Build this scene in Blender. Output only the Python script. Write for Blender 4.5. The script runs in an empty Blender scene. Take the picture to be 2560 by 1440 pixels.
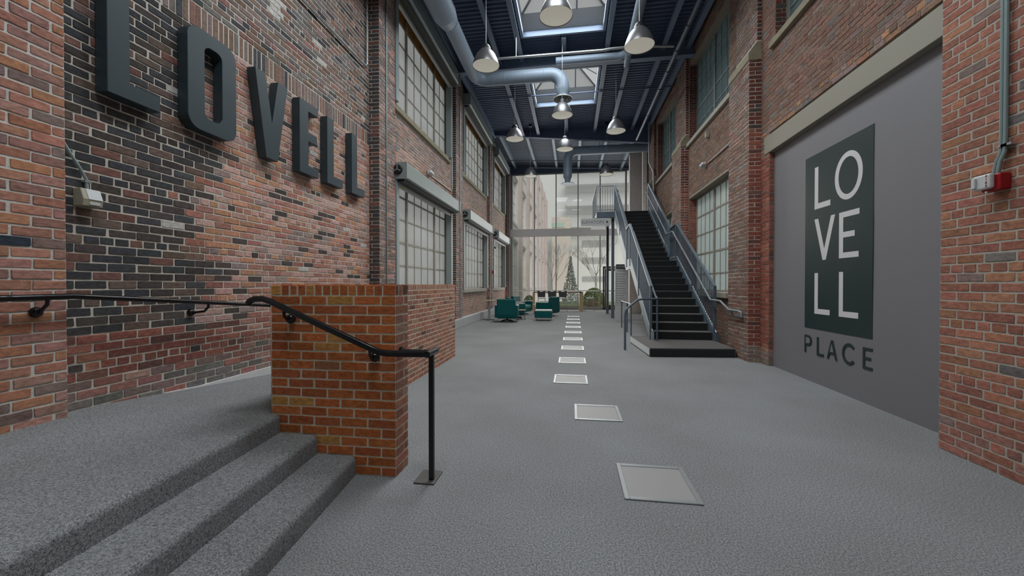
import bpy, math, random
from mathutils import Vector, Matrix
SC = bpy.context.scene
COL = SC.collection
R = math.radians

# ------------------------------------------------------------------ camera, world, lights, exposure
cam_d = bpy.data.cameras.new('camera')
cam_d.sensor_width = 36.0
cam_d.lens = 36.0 * 1000.0 / 2560.0
cam_d.clip_start, cam_d.clip_end = 0.05, 400
cam = bpy.data.objects.new('camera', cam_d)
COL.objects.link(cam)
CAM_YAW, CAM_PITCH, CAM_H = 8.5308, -0.5156, 1.40
cam.location = (0, 0, CAM_H)
cam.rotation_euler = (R(90 + CAM_PITCH), 0, R(CAM_YAW))
SC.camera = cam

world = bpy.data.worlds.new('overcast_sky')
SC.world = world
world.use_nodes = True
_bg = world.node_tree.nodes['Background']
_bg.inputs[0].default_value = (0.97, 0.985, 1.0, 1)
_bg.inputs[1].default_value = 0.33

def area(name, loc, rot, sx, sy, energy, col=(1, 1, 1), spread=180):
    l = bpy.data.lights.new(name, 'AREA')
    l.shape = 'RECTANGLE'; l.size = sx; l.size_y = sy
    l.energy = energy; l.color = col; l.spread = R(spread)
    o = bpy.data.objects.new(name, l)
    COL.objects.link(o)
    o.location = loc; o.rotation_euler = rot
    return o
SKY_Y = [(-0.3, 2.25), (4.0, 6.5), (8.25, 10.78), (12.5, 15.05)]     # skylight bays along the hall
SKY_X = (-1.35, 0.84)
for i, (a, b) in enumerate(SKY_Y):
    area('skylight_daylight', ((SKY_X[0] + SKY_X[1]) / 2, (a + b) / 2, 8.2), (0, 0, 0), 2.0, b - a - 0.2, [178, 196, 152, 148][i], (0.91, 0.965, 1.0), 165)
area('glass_wall_daylight', (-0.2, 22.6, 3.6), (R(-90), 0, 0), 6.0, 6.6, 250, (1, 0.99, 0.96), 170)
sun_d = bpy.data.lights.new('facade_fill_sun', 'SUN')  # added sun that brightens the outdoor facades under the overcast sky
sun_d.energy = 1.3; sun_d.angle = R(40); sun_d.color = (1, 0.97, 0.92)
sun = bpy.data.objects.new('facade_fill_sun', sun_d)
COL.objects.link(sun)
sun.rotation_euler = (R(48), 0, R(28))

vs = SC.view_settings
vs.view_transform = 'Standard'; vs.look = 'None'; vs.exposure = 0.0; vs.gamma = 1.0
vs.use_curve_mapping = False
cy_ = SC.cycles
cy_.use_adaptive_sampling = True; cy_.adaptive_threshold = 0.07
cy_.max_bounces = 5; cy_.diffuse_bounces = 3; cy_.glossy_bounces = 2; cy_.transmission_bounces = 4; cy_.transparent_max_bounces = 8

# ------------------------------------------------------------------ materials
def _nt(name):
    m = bpy.data.materials.new(name); m.use_nodes = True
    nt = m.node_tree
    return m, nt, nt.nodes, nt.links, nt.nodes['Principled BSDF']
def pmat(name, col, rough=0.6, metal=0.0, var=0.12, scale=9.0, bump=0.0, bscale=60.0, spec=0.4, emis=None, estr=1.0, coord='Object'):
    m, nt, N, L, b = _nt(name)
    tc = N.new('ShaderNodeTexCoord')
    nz = N.new('ShaderNodeTexNoise'); nz.inputs['Scale'].default_value = scale; nz.inputs['Detail'].default_value = 2
    L.new(tc.outputs[coord], nz.inputs['Vector'])
    mx = N.new('ShaderNodeMix'); mx.data_type = 'RGBA'
    mx.inputs[6].default_value = (*[c * (1 - var) for c in col], 1)
    mx.inputs[7].default_value = (*[min(1, c * (1 + var)) for c in col], 1)
    L.new(nz.outputs['Fac'], mx.inputs[0]); L.new(mx.outputs[2], b.inputs['Base Color'])
    b.inputs['Roughness'].default_value = rough; b.inputs['Metallic'].default_value = metal
    b.inputs['Specular IOR Level'].default_value = spec
    if bump:
        n2 = N.new('ShaderNodeTexNoise'); n2.inputs['Scale'].default_value = bscale; n2.inputs['Detail'].default_value = 1
        L.new(tc.outputs[coord], n2.inputs['Vector'])
        bp = N.new('ShaderNodeBump'); bp.inputs['Strength'].default_value = bump; bp.inputs['Distance'].default_value = 0.02
        L.new(n2.outputs['Fac'], bp.inputs['Height']); L.new(bp.outputs['Normal'], b.inputs['Normal'])
    if emis:
        b.inputs['Emission Color'].default_value = (*emis, 1); b.inputs['Emission Strength'].default_value = estr
    return m
def brick_mat(name, from_object):
    m, nt, N, L, b = _nt(name)
    if from_object:
        src = N.new('ShaderNodeObjectInfo').outputs['Color']
    else:
        a = N.new('ShaderNodeAttribute'); a.attribute_name = 'bcol'; src = a.outputs['Color']
    g = N.new('ShaderNodeNewGeometry')
    nz = N.new('ShaderNodeTexNoise'); nz.inputs['Scale'].default_value = 22; nz.inputs['Detail'].default_value = 3.5; nz.inputs['Roughness'].default_value = 0.65
    mp = N.new('ShaderNodeMapping'); mp.inputs['Scale'].default_value = (1, 1, 2.2)
    L.new(g.outputs['Position'], mp.inputs['Vector']); L.new(mp.outputs['Vector'], nz.inputs['Vector'])
    rp = N.new('ShaderNodeValToRGB')
    rp.color_ramp.elements[0].position = 0.28; rp.color_ramp.elements[0].color = (0.55, 0.52, 0.5, 1)
    rp.color_ramp.elements[1].position = 0.72; rp.color_ramp.elements[1].color = (1.3, 1.26, 1.22, 1)
    L.new(nz.outputs['Fac'], rp.inputs['Fac'])
    mu = N.new('ShaderNodeMix'); mu.data_type = 'RGBA'; mu.blend_type = 'MULTIPLY'; mu.inputs[0].default_value = 0.85
    L.new(src, mu.inputs[6]); L.new(rp.outputs['Color'], mu.inputs[7]); L.new(mu.outputs[2], b.inputs['Base Color'])
    b.inputs['Roughness'].default_value = 0.88; b.inputs['Specular IOR Level'].default_value = 0.2
    n2 = N.new('ShaderNodeTexNoise'); n2.inputs['Scale'].default_value = 110; n2.inputs['Detail'].default_value = 1
    L.new(g.outputs['Position'], n2.inputs['Vector'])
    bp = N.new('ShaderNodeBump'); bp.inputs['Strength'].default_value = 0.22; bp.inputs['Distance'].default_value = 0.005
    L.new(n2.outputs['Fac'], bp.inputs['Height']); L.new(bp.outputs['Normal'], b.inputs['Normal'])
    return m
def carpet_mat(name, dark, light, fine=190.0, sheen=0.9):
    m, nt, N, L, b = _nt(name)
    g = N.new('ShaderNodeNewGeometry')
    n1 = N.new('ShaderNodeTexNoise'); n1.inputs['Scale'].default_value = fine; n1.inputs['Detail'].default_value = 1; n1.inputs['Roughness'].default_value = 0.7
    n2 = N.new('ShaderNodeTexNoise'); n2.inputs['Scale'].default_value = fine * 0.32; n2.inputs['Detail'].default_value = 1
    n3 = N.new('ShaderNodeTexNoise'); n3.inputs['Scale'].default_value = 0.8; n3.inputs['Detail'].default_value = 3
    for n in (n1, n2, n3): L.new(g.outputs['Position'], n.inputs['Vector'])
    ad = N.new('ShaderNodeMath'); ad.operation = 'MULTIPLY_ADD'; ad.inputs[1].default_value = 0.55
    L.new(n2.outputs['Fac'], ad.inputs[0]); L.new(n1.outputs['Fac'], ad.inputs[2])
    rp = N.new('ShaderNodeValToRGB')
    rp.color_ramp.elements[0].position = 0.60; rp.color_ramp.elements[0].color = (*dark, 1)
    rp.color_ramp.elements[1].position = 0.95; rp.color_ramp.elements[1].color = (*light, 1)
    L.new(ad.outputs[0], rp.inputs['Fac'])
    r3 = N.new('ShaderNodeValToRGB')
    r3.color_ramp.elements[0].position = 0.3; r3.color_ramp.elements[0].color = (0.88, 0.87, 0.86, 1)
    r3.color_ramp.elements[1].position = 0.7; r3.color_ramp.elements[1].color = (1.08, 1.08, 1.09, 1)
    L.new(n3.outputs['Fac'], r3.inputs['Fac'])
    mu = N.new('ShaderNodeMix'); mu.data_type = 'RGBA'; mu.blend_type = 'MULTIPLY'; mu.inputs[0].default_value = 1
    L.new(rp.outputs['Color'], mu.inputs[6]); L.new(r3.outputs['Color'], mu.inputs[7]); L.new(mu.outputs[2], b.inputs['Base Color'])
    b.inputs['Roughness'].default_value = 1.0; b.inputs['Specular IOR Level'].default_value = 0.05
    b.inputs['Sheen Weight'].default_value = sheen; b.inputs['Sheen Roughness'].default_value = 0.45
    bp = N.new('ShaderNodeBump'); bp.inputs['Strength'].default_value = 0.5; bp.inputs['Distance'].default_value = 0.005
    L.new(n1.outputs['Fac'], bp.inputs['Height']); L.new(bp.outputs['Normal'], b.inputs['Normal'])
    return m
def pane_mat(name, col, trans=0.6, rough=0.12, var=0.1):
    """obscured glazing: lets daylight through diffusely and keeps a glossy face"""
    m, nt, N, L, b = _nt(name)
    out = N['Material Output']
    g = N.new('ShaderNodeNewGeometry')
    nz = N.new('ShaderNodeTexNoise'); nz.inputs['Scale'].default_value = 1.7; nz.inputs['Detail'].default_value = 3
    L.new(g.outputs['Position'], nz.inputs['Vector'])
    mx = N.new('ShaderNodeMix'); mx.data_type = 'RGBA'
    mx.inputs[6].default_value = (*[c * (1 - var) for c in col], 1); mx.inputs[7].default_value = (*[min(1, c * (1 + var)) for c in col], 1)
    L.new(nz.outputs['Fac'], mx.inputs[0])
    t = N.new('ShaderNodeBsdfTranslucent'); L.new(mx.outputs[2], t.inputs['Color'])
    L.new(mx.outputs[2], b.inputs['Base Color']); b.inputs['Roughness'].default_value = rough
    ms = N.new('ShaderNodeMixShader'); ms.inputs[0].default_value = trans
    L.new(b.outputs[0], ms.inputs[1]); L.new(t.outputs[0], ms.inputs[2]); L.new(ms.outputs[0], out.inputs['Surface'])
    return m
def clear_mat(name, tint=(0.96, 0.98, 0.97)):
    m, nt, N, L, b = _nt(name)
    out = N['Material Output']
    t = N.new('ShaderNodeBsdfTransparent'); t.inputs['Color'].default_value = (*tint, 1)
    gl = N.new('ShaderNodeBsdfGlossy'); gl.inputs['Roughness'].default_value = 0.02; gl.inputs['Color'].default_value = (0.9, 0.93, 0.95, 1)
    fr = N.new('ShaderNodeFresnel'); fr.inputs['IOR'].default_value = 1.35
    nz = N.new('ShaderNodeTexNoise'); nz.inputs['Scale'].default_value = 0.6
    bp = N.new('ShaderNodeBump'); bp.inputs['Strength'].default_value = 0.02
    L.new(nz.outputs['Fac'], bp.inputs['Height']); L.new(bp.outputs['Normal'], gl.inputs['Normal'])
    ms = N.new('ShaderNodeMixShader')
    L.new(fr.outputs[0], ms.inputs[0]); L.new(t.outputs[0], ms.inputs[1]); L.new(gl.outputs[0], ms.inputs[2]); L.new(ms.outputs[0], out.inputs['Surface'])
    return m

M = {}
M['brick_obj'] = brick_mat('fired_clay_brick', True)
M['brick_att'] = brick_mat('fired_clay_brickwork', False)
M['mortar'] = pmat('lime_mortar', (0.56, 0.52, 0.46), 0.95, var=0.22, scale=7, bump=0.2, bscale=90, spec=0.1)
M['mortar_mid'] = pmat('grey_tan_mortar', (0.40, 0.365, 0.315), 0.95, var=0.15, scale=7, bump=0.2, bscale=90, spec=0.1)
M['mortar_pale'] = pmat('pale_mortar', (0.60, 0.58, 0.54), 0.95, var=0.2, scale=7, bump=0.2, bscale=90, spec=0.1)
M['mortar_dark'] = pmat('weathered_mortar', (0.28, 0.245, 0.20), 0.95, var=0.2, scale=7, bump=0.2, bscale=90, spec=0.1)
M['mortar_tan'] = pmat('tan_mortar', (0.70, 0.63, 0.50), 0.95, var=0.15, scale=9, bump=0.15, bscale=90, spec=0.1)
M['carpet'] = carpet_mat('speckled_grey_carpet', (0.075, 0.078, 0.080), (0.36, 0.372, 0.38), fine=300.0, sheen=0.12)
M['carpet_steps'] = M['carpet']
M['carpet_dark'] = carpet_mat('black_stair_carpet', (0.001, 0.0011, 0.0013), (0.026, 0.028, 0.031), fine=220.0, sheen=0.9)
M['white_trim'] = pmat('white_painted_concrete', (0.62, 0.62, 0.62), 0.8, var=0.08, scale=5, bump=0.15)
M['grey_trim'] = pmat('grey_painted_concrete', (0.42, 0.43, 0.44), 0.8, var=0.1, scale=5, bump=0.15)
M['letter'] = pmat('dark_green_sheet_metal', (0.034, 0.054, 0.066), 0.42, 0.0, var=0.12, scale=2.5, bump=0.05, bscale=3)
M['black_paint'] = pmat('gloss_black_paint', (0.008, 0.008, 0.009), 0.22, 0.0, var=0.3, scale=12, bump=0.02, bscale=40, spec=0.5)
M['stone'] = pmat('weathered_sandstone', (0.26, 0.23, 0.16), 0.9, var=0.25, scale=8, bump=0.4, bscale=50)
M['stone_pale'] = pmat('pale_limestone_sill', (0.36, 0.34, 0.29), 0.9, var=0.18, scale=8, bump=0.3, bscale=50)
M['cream'] = pmat('cream_painted_steel', (0.265, 0.25, 0.20), 0.6, var=0.04, scale=2)
M['banner'] = pmat('grey_vinyl_banner', (0.185, 0.182, 0.195), 0.5, var=0.04, scale=0.7, bump=0.06, bscale=1.1)
M['banner_green'] = pmat('dark_green_vinyl_print', (0.018, 0.036, 0.035), 0.35, var=0.15, scale=0.8, bump=0.06, bscale=1.1)
M['banner_white'] = pmat('white_vinyl_print', (0.62, 0.61, 0.62), 0.5, var=0.03)
M['ceiling'] = pmat('navy_steel_deck', (0.075, 0.105, 0.18), 0.6, var=0.15, scale=3)
M['beam'] = pmat('blue_grey_steel', (0.14, 0.19, 0.27), 0.5, var=0.12, scale=3)
M['beam_pale'] = pmat('pale_blue_steel', (0.24, 0.31, 0.37), 0.5, var=0.08, scale=3)
M['duct'] = pmat('galvanised_duct', (0.24, 0.30, 0.37), 0.5, 0.1, var=0.12, scale=2.2)
M['conduit'] = pmat('zinc_conduit', (0.42, 0.44, 0.45), 0.35, 0.6, var=0.1)
M['conduit_green'] = pmat('pale_green_conduit', (0.27, 0.34, 0.34), 0.4, 0.4, var=0.1)
M['shade'] = pmat('spun_aluminium', (0.15, 0.15, 0.155), 0.36, 0.6, var=0.08)
M['lamp_glow'] = pmat('lit_lamp_diffuser', (0.3, 0.29, 0.26), 0.6, emis=(1.0, 0.95, 0.80), estr=0.255)
M['black_plastic'] = pmat('black_plastic', (0.012, 0.012, 0.013), 0.5, var=0.2)
M['shutter'] = pmat('grey_green_steel', (0.25, 0.29, 0.285), 0.45, 0.1, var=0.06, scale=2)
M['shutter_dark'] = pmat('dark_rubber_strip', (0.035, 0.035, 0.034), 0.6, var=0.2)
M['yellow'] = pmat('yellow_warning_label', (0.45, 0.38, 0.02), 0.6, var=0.1)
M['win_frame'] = pmat('weathered_window_paint', (0.27, 0.25, 0.205), 0.6, var=0.18, scale=8)
M['win_frame_grey'] = pmat('grey_green_window_paint', (0.20, 0.225, 0.215), 0.6, var=0.15, scale=8)
M['pane_left'] = pane_mat('obscure_glass_white', (0.93, 0.94, 0.90), 0.9, 0.4)
M['pane_brown'] = pane_mat('stained_glass_pane', (0.34, 0.22, 0.10), 0.6, 0.3)
M['pane_right'] = pane_mat('obscure_glass_green_grey', (0.74, 0.80, 0.79), 0.8, 0.10)
M['pane_upper'] = pane_mat('obscure_glass_blue_grey', (0.27, 0.34, 0.35), 0.7, 0.15)
M['upstand'] = pmat('pale_blue_white_upstand', (0.50, 0.535, 0.57), 0.7, var=0.03)
M['ceiling_far'] = pmat('deck_daylight_tint', (0.14, 0.17, 0.215), 0.6, var=0.1, scale=3)  # deck tint raised to stand for daylight from the glass end wall
M['sky_pane'] = pane_mat('skylight_glazing', (0.80, 0.82, 0.82), 0.95, 0.3, 0.03)
M['glass'] = clear_mat('clear_wall_glass')
M['mullion'] = pmat('anodised_mullion', (0.40, 0.405, 0.405), 0.45, 0.3, var=0.08)
M['spandrel'] = pmat('grey_spandrel_panel', (0.95, 0.95, 0.94), 0.5, 0.0, var=0.05)
M['stair_paint'] = pmat('slate_blue_paint', (0.085, 0.115, 0.15), 0.42, 0.1, var=0.1)
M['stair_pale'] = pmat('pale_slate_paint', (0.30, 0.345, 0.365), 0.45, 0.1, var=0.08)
M['rail_steel'] = pmat('brushed_steel_rail', (0.24, 0.27, 0.30), 0.38, 0.3, var=0.08)
M['plate_steel'] = pmat('worn_steel_plate', (0.11, 0.105, 0.10), 0.5, 0.3, var=0.2)
M['stair_rail'] = pmat('slate_blue_rail', (0.14, 0.175, 0.21), 0.36, 0.15, var=0.08)
M['cap_brick'] = pmat('orange_cap_brick', (0.42, 0.14, 0.055), 0.9, var=0.25, scale=14, bump=0.2)
M['teal'] = pmat('teal_leather', (0.002, 0.078, 0.08), 0.5, var=0.15, scale=4, bump=0.05, bscale=30, spec=0.2)
M['teal_lit'] = pmat('lit_teal_leather', (0.05, 0.22, 0.21), 0.45, var=0.12, scale=4, bump=0.05, bscale=30)  # teal leather lightened to stand for light falling on the seat
M['pale_top'] = pmat('pale_grey_fabric', (0.46, 0.46, 0.46), 0.6, var=0.06)
M['chrome'] = pmat('polished_steel', (0.55, 0.55, 0.56), 0.2, 0.9, var=0.05)
M['dark_metal'] = pmat('dark_metal', (0.035, 0.035, 0.038), 0.4, 0.5, var=0.1)
M['wood'] = pmat('oak_veneer', (0.46, 0.34, 0.20), 0.5, var=0.2, scale=6)
M['wood_dark'] = pmat('walnut_edge', (0.11, 0.06, 0.035), 0.5, var=0.2, scale=6)
M['chair_grey'] = pmat('charcoal_mesh', (0.06, 0.06, 0.063), 0.7, var=0.12)
M['sign_white'] = pmat('pale_sign_panel', (0.44, 0.45, 0.45), 0.5, var=0.04)
M['sign_ink'] = pmat('black_sign_ink', (0.02, 0.022, 0.022), 0.5, var=0.1)
M['sign_grey'] = pmat('grey_sign_ink', (0.22, 0.22, 0.225), 0.5, var=0.1)
M['red'] = pmat('red_enamel', (0.30, 0.006, 0.01), 0.4, var=0.1)
M['white_plastic'] = pmat('white_plastic', (0.55, 0.57, 0.57), 0.4, var=0.05)
M['beige_plastic'] = pmat('beige_plastic', (0.36, 0.33, 0.25), 0.5, var=0.06)
M['plaster'] = pmat('rough_cast_plaster', (0.80, 0.74, 0.69), 0.95, var=0.25, scale=16, bump=0.9, bscale=30)
M['floor_glow'] = pmat('lit_floor_panel', (0.19, 0.19, 0.187), 0.5, var=0.02, emis=(1.0, 0.99, 0.97), estr=0.065)
M['alu'] = pmat('aluminium_trim', (0.36, 0.38, 0.385), 0.35, 0.5, var=0.06)
M['ext_white'] = pmat('pale_render', (0.92, 0.92, 0.90), 0.9, var=0.03, scale=0.5)  # outdoor colours from here on are paled to stand for bright haze
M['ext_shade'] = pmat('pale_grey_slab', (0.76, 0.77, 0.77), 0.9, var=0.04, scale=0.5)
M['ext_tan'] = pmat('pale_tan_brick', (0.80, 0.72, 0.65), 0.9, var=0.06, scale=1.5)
M['ext_pink'] = pmat('haze_paled_brick', (0.87, 0.83, 0.80), 0.9, var=0.1, scale=2)  # brick tone lifted towards white, haze put into the colour
M['ext_red'] = pmat('haze_paled_red_brick', (0.68, 0.57, 0.55), 0.9, var=0.12, scale=2)  # pilaster red paled the same way for haze
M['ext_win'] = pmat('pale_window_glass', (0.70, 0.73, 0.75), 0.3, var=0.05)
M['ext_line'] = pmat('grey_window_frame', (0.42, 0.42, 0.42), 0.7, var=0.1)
M['ground'] = pmat('pale_paving', (0.8, 0.79, 0.76), 0.9, var=0.08, scale=1)
M['grass'] = pmat('lawn', (0.36, 0.42, 0.24), 0.95, var=0.3, scale=12, bump=0.4, bscale=40)
M['bark'] = pmat('bare_bark', (0.58, 0.53, 0.50), 0.9, var=0.2, scale=10)  # bark colour lightened to imitate the outdoor haze
M['leaf'] = pmat('shrub_leaf', (0.44, 0.50, 0.27), 0.8, var=0.35, scale=12)
M['leaf_dry'] = pmat('dry_leaf', (0.56, 0.43, 0.28), 0.8, var=0.3, scale=12)
M['needle'] = pmat('conifer_needle', (0.56, 0.60, 0.57), 0.8, var=0.3, scale=12)  # needles paled too, haze painted into the tint

# ------------------------------------------------------------------ mesh helpers
WLOC = {}
def _frames(pts):
    pts = [Vector(p) for p in pts]
    t0 = (pts[1] - pts[0]).normalized()
    up = Vector((0, 0, 1)) if abs(t0.z) < 0.9 else Vector((0, 1, 0))
    n = (up - t0 * up.dot(t0)).normalized()
    out = []
    for i, p in enumerate(pts):
        if i == 0: t = t0
        elif i == len(pts) - 1: t = (pts[i] - pts[i - 1]).normalized()
        else: t = ((pts[i] - pts[i - 1]).normalized() + (pts[i + 1] - pts[i]).normalized()).normalized()
        n = (n - t * n.dot(t)).normalized()
        out.append((p, n, t.cross(n), t))
    return out
class MB:
    def __init__(self): self.v = []; self.f = []
    def box(self, x0, x1, y0, y1, z0, z1):
        b = len(self.v)
        self.v += [(x, y, z) for z in (z0, z1) for y in (y0, y1) for x in (x0, x1)]
        self.f += [tuple(b + i for i in q) for q in ((0, 2, 3, 1), (4, 5, 7, 6), (0, 1, 5, 4), (2, 6, 7, 3), (0, 4, 6, 2), (1, 3, 7, 5))]
        return self
    def hexa(self, p):                      # 8 points: bottom ring then top ring
        b = len(self.v); self.v += [tuple(q) for q in p]
        self.f += [tuple(b + i for i in q) for q in ((3, 2, 1, 0), (4, 5, 6, 7), (0, 1, 5, 4), (1, 2, 6, 5), (2, 3, 7, 6), (3, 0, 4, 7))]
        return self
    def bar(self, a, c, w, h, up=(0, 0, 1)):  # box section along a line
        a, c = Vector(a), Vector(c); t = (c - a).normalized(); u = Vector(up)
        if abs(t.dot(u)) > 0.95: u = Vector((0, 1, 0))
        s = t.cross(u).normalized() * (w / 2); u = s.cross(t).normalized() * (h / 2)
        self.hexa([a - s - u, a + s - u, a + s + u, a - s + u, c - s - u, c + s - u, c + s + u, c - s + u]); return self
    def tube(self, pts, r, n=8, caps=True):
        fr = _frames(pts); b = len(self.v)
        rr = r if isinstance(r, (list, tuple)) else [r] * len(pts)
        for (p, x, y, t), q in zip(fr, rr):
            for k in range(n):
                a = 2 * math.pi * k / n
                self.v.append(tuple(p + (x * math.cos(a) + y * math.sin(a)) * q))
        for i in range(len(fr) - 1):
            for k in range(n):
                k2 = (k + 1) % n
                self.f.append((b + i * n + k, b + i * n + k2, b + (i + 1) * n + k2, b + (i + 1) * n + k))
        if caps:
            self.f.append(tuple(b + k for k in reversed(range(n)))); e = b + (len(fr) - 1) * n
            self.f.append(tuple(e + k for k in range(n)))
        return self
    def lathe(self, prof, c=(0, 0, 0), n=24, axis='z'):
        b = len(self.v)
        for r, z in prof:
            for k in range(n):
                a = 2 * math.pi * k / n; p = (r * math.cos(a), r * math.sin(a), z)
                if axis == 'x': p = (z, r * math.cos(a), r * math.sin(a))
                if axis == 'y': p = (r * math.cos(a), z, r * math.sin(a))
                self.v.append((c[0] + p[0], c[1] + p[1], c[2] + p[2]))
        for i in range(len(prof) - 1):
            for k in range(n):
                k2 = (k + 1) % n
                self.f.append((b + i * n + k, b + i * n + k2, b + (i + 1) * n + k2, b + (i + 1) * n + k))
        return self
    def disc(self, c, r, n=24, axis='z'):
        b = len(self.v)
        for k in range(n):
            a = 2 * math.pi * k / n; p = (math.cos(a) * r, math.sin(a) * r)
            self.v.append({'z': (c[0] + p[0], c[1] + p[1], c[2]), 'x': (c[0], c[1] + p[0], c[2] + p[1]), 'y': (c[0] + p[0], c[1], c[2] + p[1])}[axis])
        self.f.append(tuple(range(b, b + n))); return self
    def prism(self, poly, axis, d0, d1):    # 2-D polygon extruded along an axis; x: (y,z)  y: (x,z)  z: (x,y)
        b = len(self.v); n = len(poly)
        for d in (d0, d1):
            for p, q in poly:
                self.v.append({'x': (d, p, q), 'y': (p, d, q), 'z': (p, q, d)}[axis])
        self.f.append(tuple(b + k for k in range(n))); self.f.append(tuple(b + n + k for k in reversed(range(n))))
        for k in range(n):
            k2 = (k + 1) % n
            self.f.append((b + k, b + n + k, b + n + k2, b + k2))
        return self
    def ring(self, outer, inner, axis, d0, d1):   # two loops of equal count, extruded
        b = len(self.v); n = len(outer)
        for d in (d0, d1):
            for loop in (outer, inner):
                for p, q in loop:
                    self.v.append({'x': (d, p, q), 'y': (p, d, q), 'z': (p, q, d)}[axis])
        for k in range(n):
            k2 = (k + 1) % n
            o0, i0, o1, i1 = b, b + n, b + 2 * n, b + 3 * n
            self.f += [(o0 + k, o0 + k2, i0 + k2, i0 + k), (o1 + k, i1 + k, i1 + k2, o1 + k2), (o0 + k, o1 + k, o1 + k2, o0 + k2), (i0 + k, i0 + k2, i1 + k2, i1 + k)]
        return self
    def build(self, name, mat, parent=None, smooth=False, local=False, bevel=0.0, seg=2):
        off = Vector((0, 0, 0)) if (parent is None or local) else WLOC[parent.name]
        me = bpy.data.meshes.new(name)
        me.from_pydata([(x - off.x, y - off.y, z - off.z) for x, y, z in self.v] if off.length else self.v, [], self.f)
        if smooth:
            me.polygons.foreach_set('use_smooth', [True] * len(me.polygons))
            try: me.set_sharp_from_angle(angle=R(40))
            except Exception: pass
        me.materials.append(M[mat] if isinstance(mat, str) else mat)
        me.update()
        o = bpy.data.objects.new(name, me); COL.objects.link(o)
        if parent: o.parent = parent
        WLOC[o.name] = off.copy() if parent is not None and not local else Vector((0, 0, 0))
        if bevel:
            md = o.modifiers.new('soft_edge', 'BEVEL'); md.width = bevel; md.segments = seg; md.limit_method = 'ANGLE'
        return o
def tag(o, label=None, cat=None, group=None, kind=None):
    if label: o['label'] = label
    if cat: o['category'] = cat
    if group: o['group'] = group
    if kind: o['kind'] = kind
    return o
def thing(name, loc, label=None, cat=None, group=None, rz=0.0, kind=None):
    o = bpy.data.objects.new(name, None); COL.objects.link(o)
    o.empty_display_size = 0.1
    o.location = loc; o.rotation_euler = (0, 0, rz); WLOC[o.name] = Vector(loc)
    return tag(o, label, cat, group, kind)
def dup(o, loc=None, rz=None, parent=None, label=None):
    c = o.copy(); COL.objects.link(c)
    if parent is not None: c.parent = parent
    if loc is not None: c.location = loc; WLOC[c.name] = Vector(loc)
    if rz is not None: c.rotation_euler = (0, 0, rz)
    if label: c['label'] = label
    for ch in [x for x in bpy.data.objects if x.parent == o]:
        dup(ch, parent=c)
    return c
def share(mesh_obj, parent, loc, name=None, scale=None, rot=None, mat=None):
    """another piece with the same mesh data, placed relative to its parent"""
    c = bpy.data.objects.new(name or mesh_obj.name.split('.')[0], mesh_obj.data); COL.objects.link(c)
    c.parent = parent; c.location = loc
    if scale: c.scale = scale
    if rot: c.rotation_euler = rot
    return c
def text(s, size, parent, mat, name='lettering', depth=0.004):
    cu = bpy.data.curves.new(name, 'FONT'); cu.body = s; cu.size = size; cu.extrude = depth; cu.align_x = 'CENTER'; cu.align_y = 'CENTER'
    t = bpy.data.objects.new(name, cu); COL.objects.link(t)
    bpy.context.view_layer.update()
    me = bpy.data.meshes.new_from_object(t.evaluated_get(bpy.context.evaluated_depsgraph_get()))
    bpy.data.objects.remove(t); me.name = name
    me.materials.clear(); me.materials.append(M[mat])
    o = bpy.data.objects.new(name, me); COL.objects.link(o)
    if parent: o.parent = parent
    return o
_SIN, _COS = math.sin(R(CAM_YAW)), math.cos(R(CAM_YAW))
def depth_of(p):
    return -_SIN * p[0] + _COS * p[1]
def spot(p):      # rough place of a point in the 2560 x 1440 frame
    d = max(0.05, depth_of(p)); return 1280 + 1000 * (_COS * p[0] + _SIN * p[1]) / d, 711 - 1000 * (p[2] - CAM_H) / d, d

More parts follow.
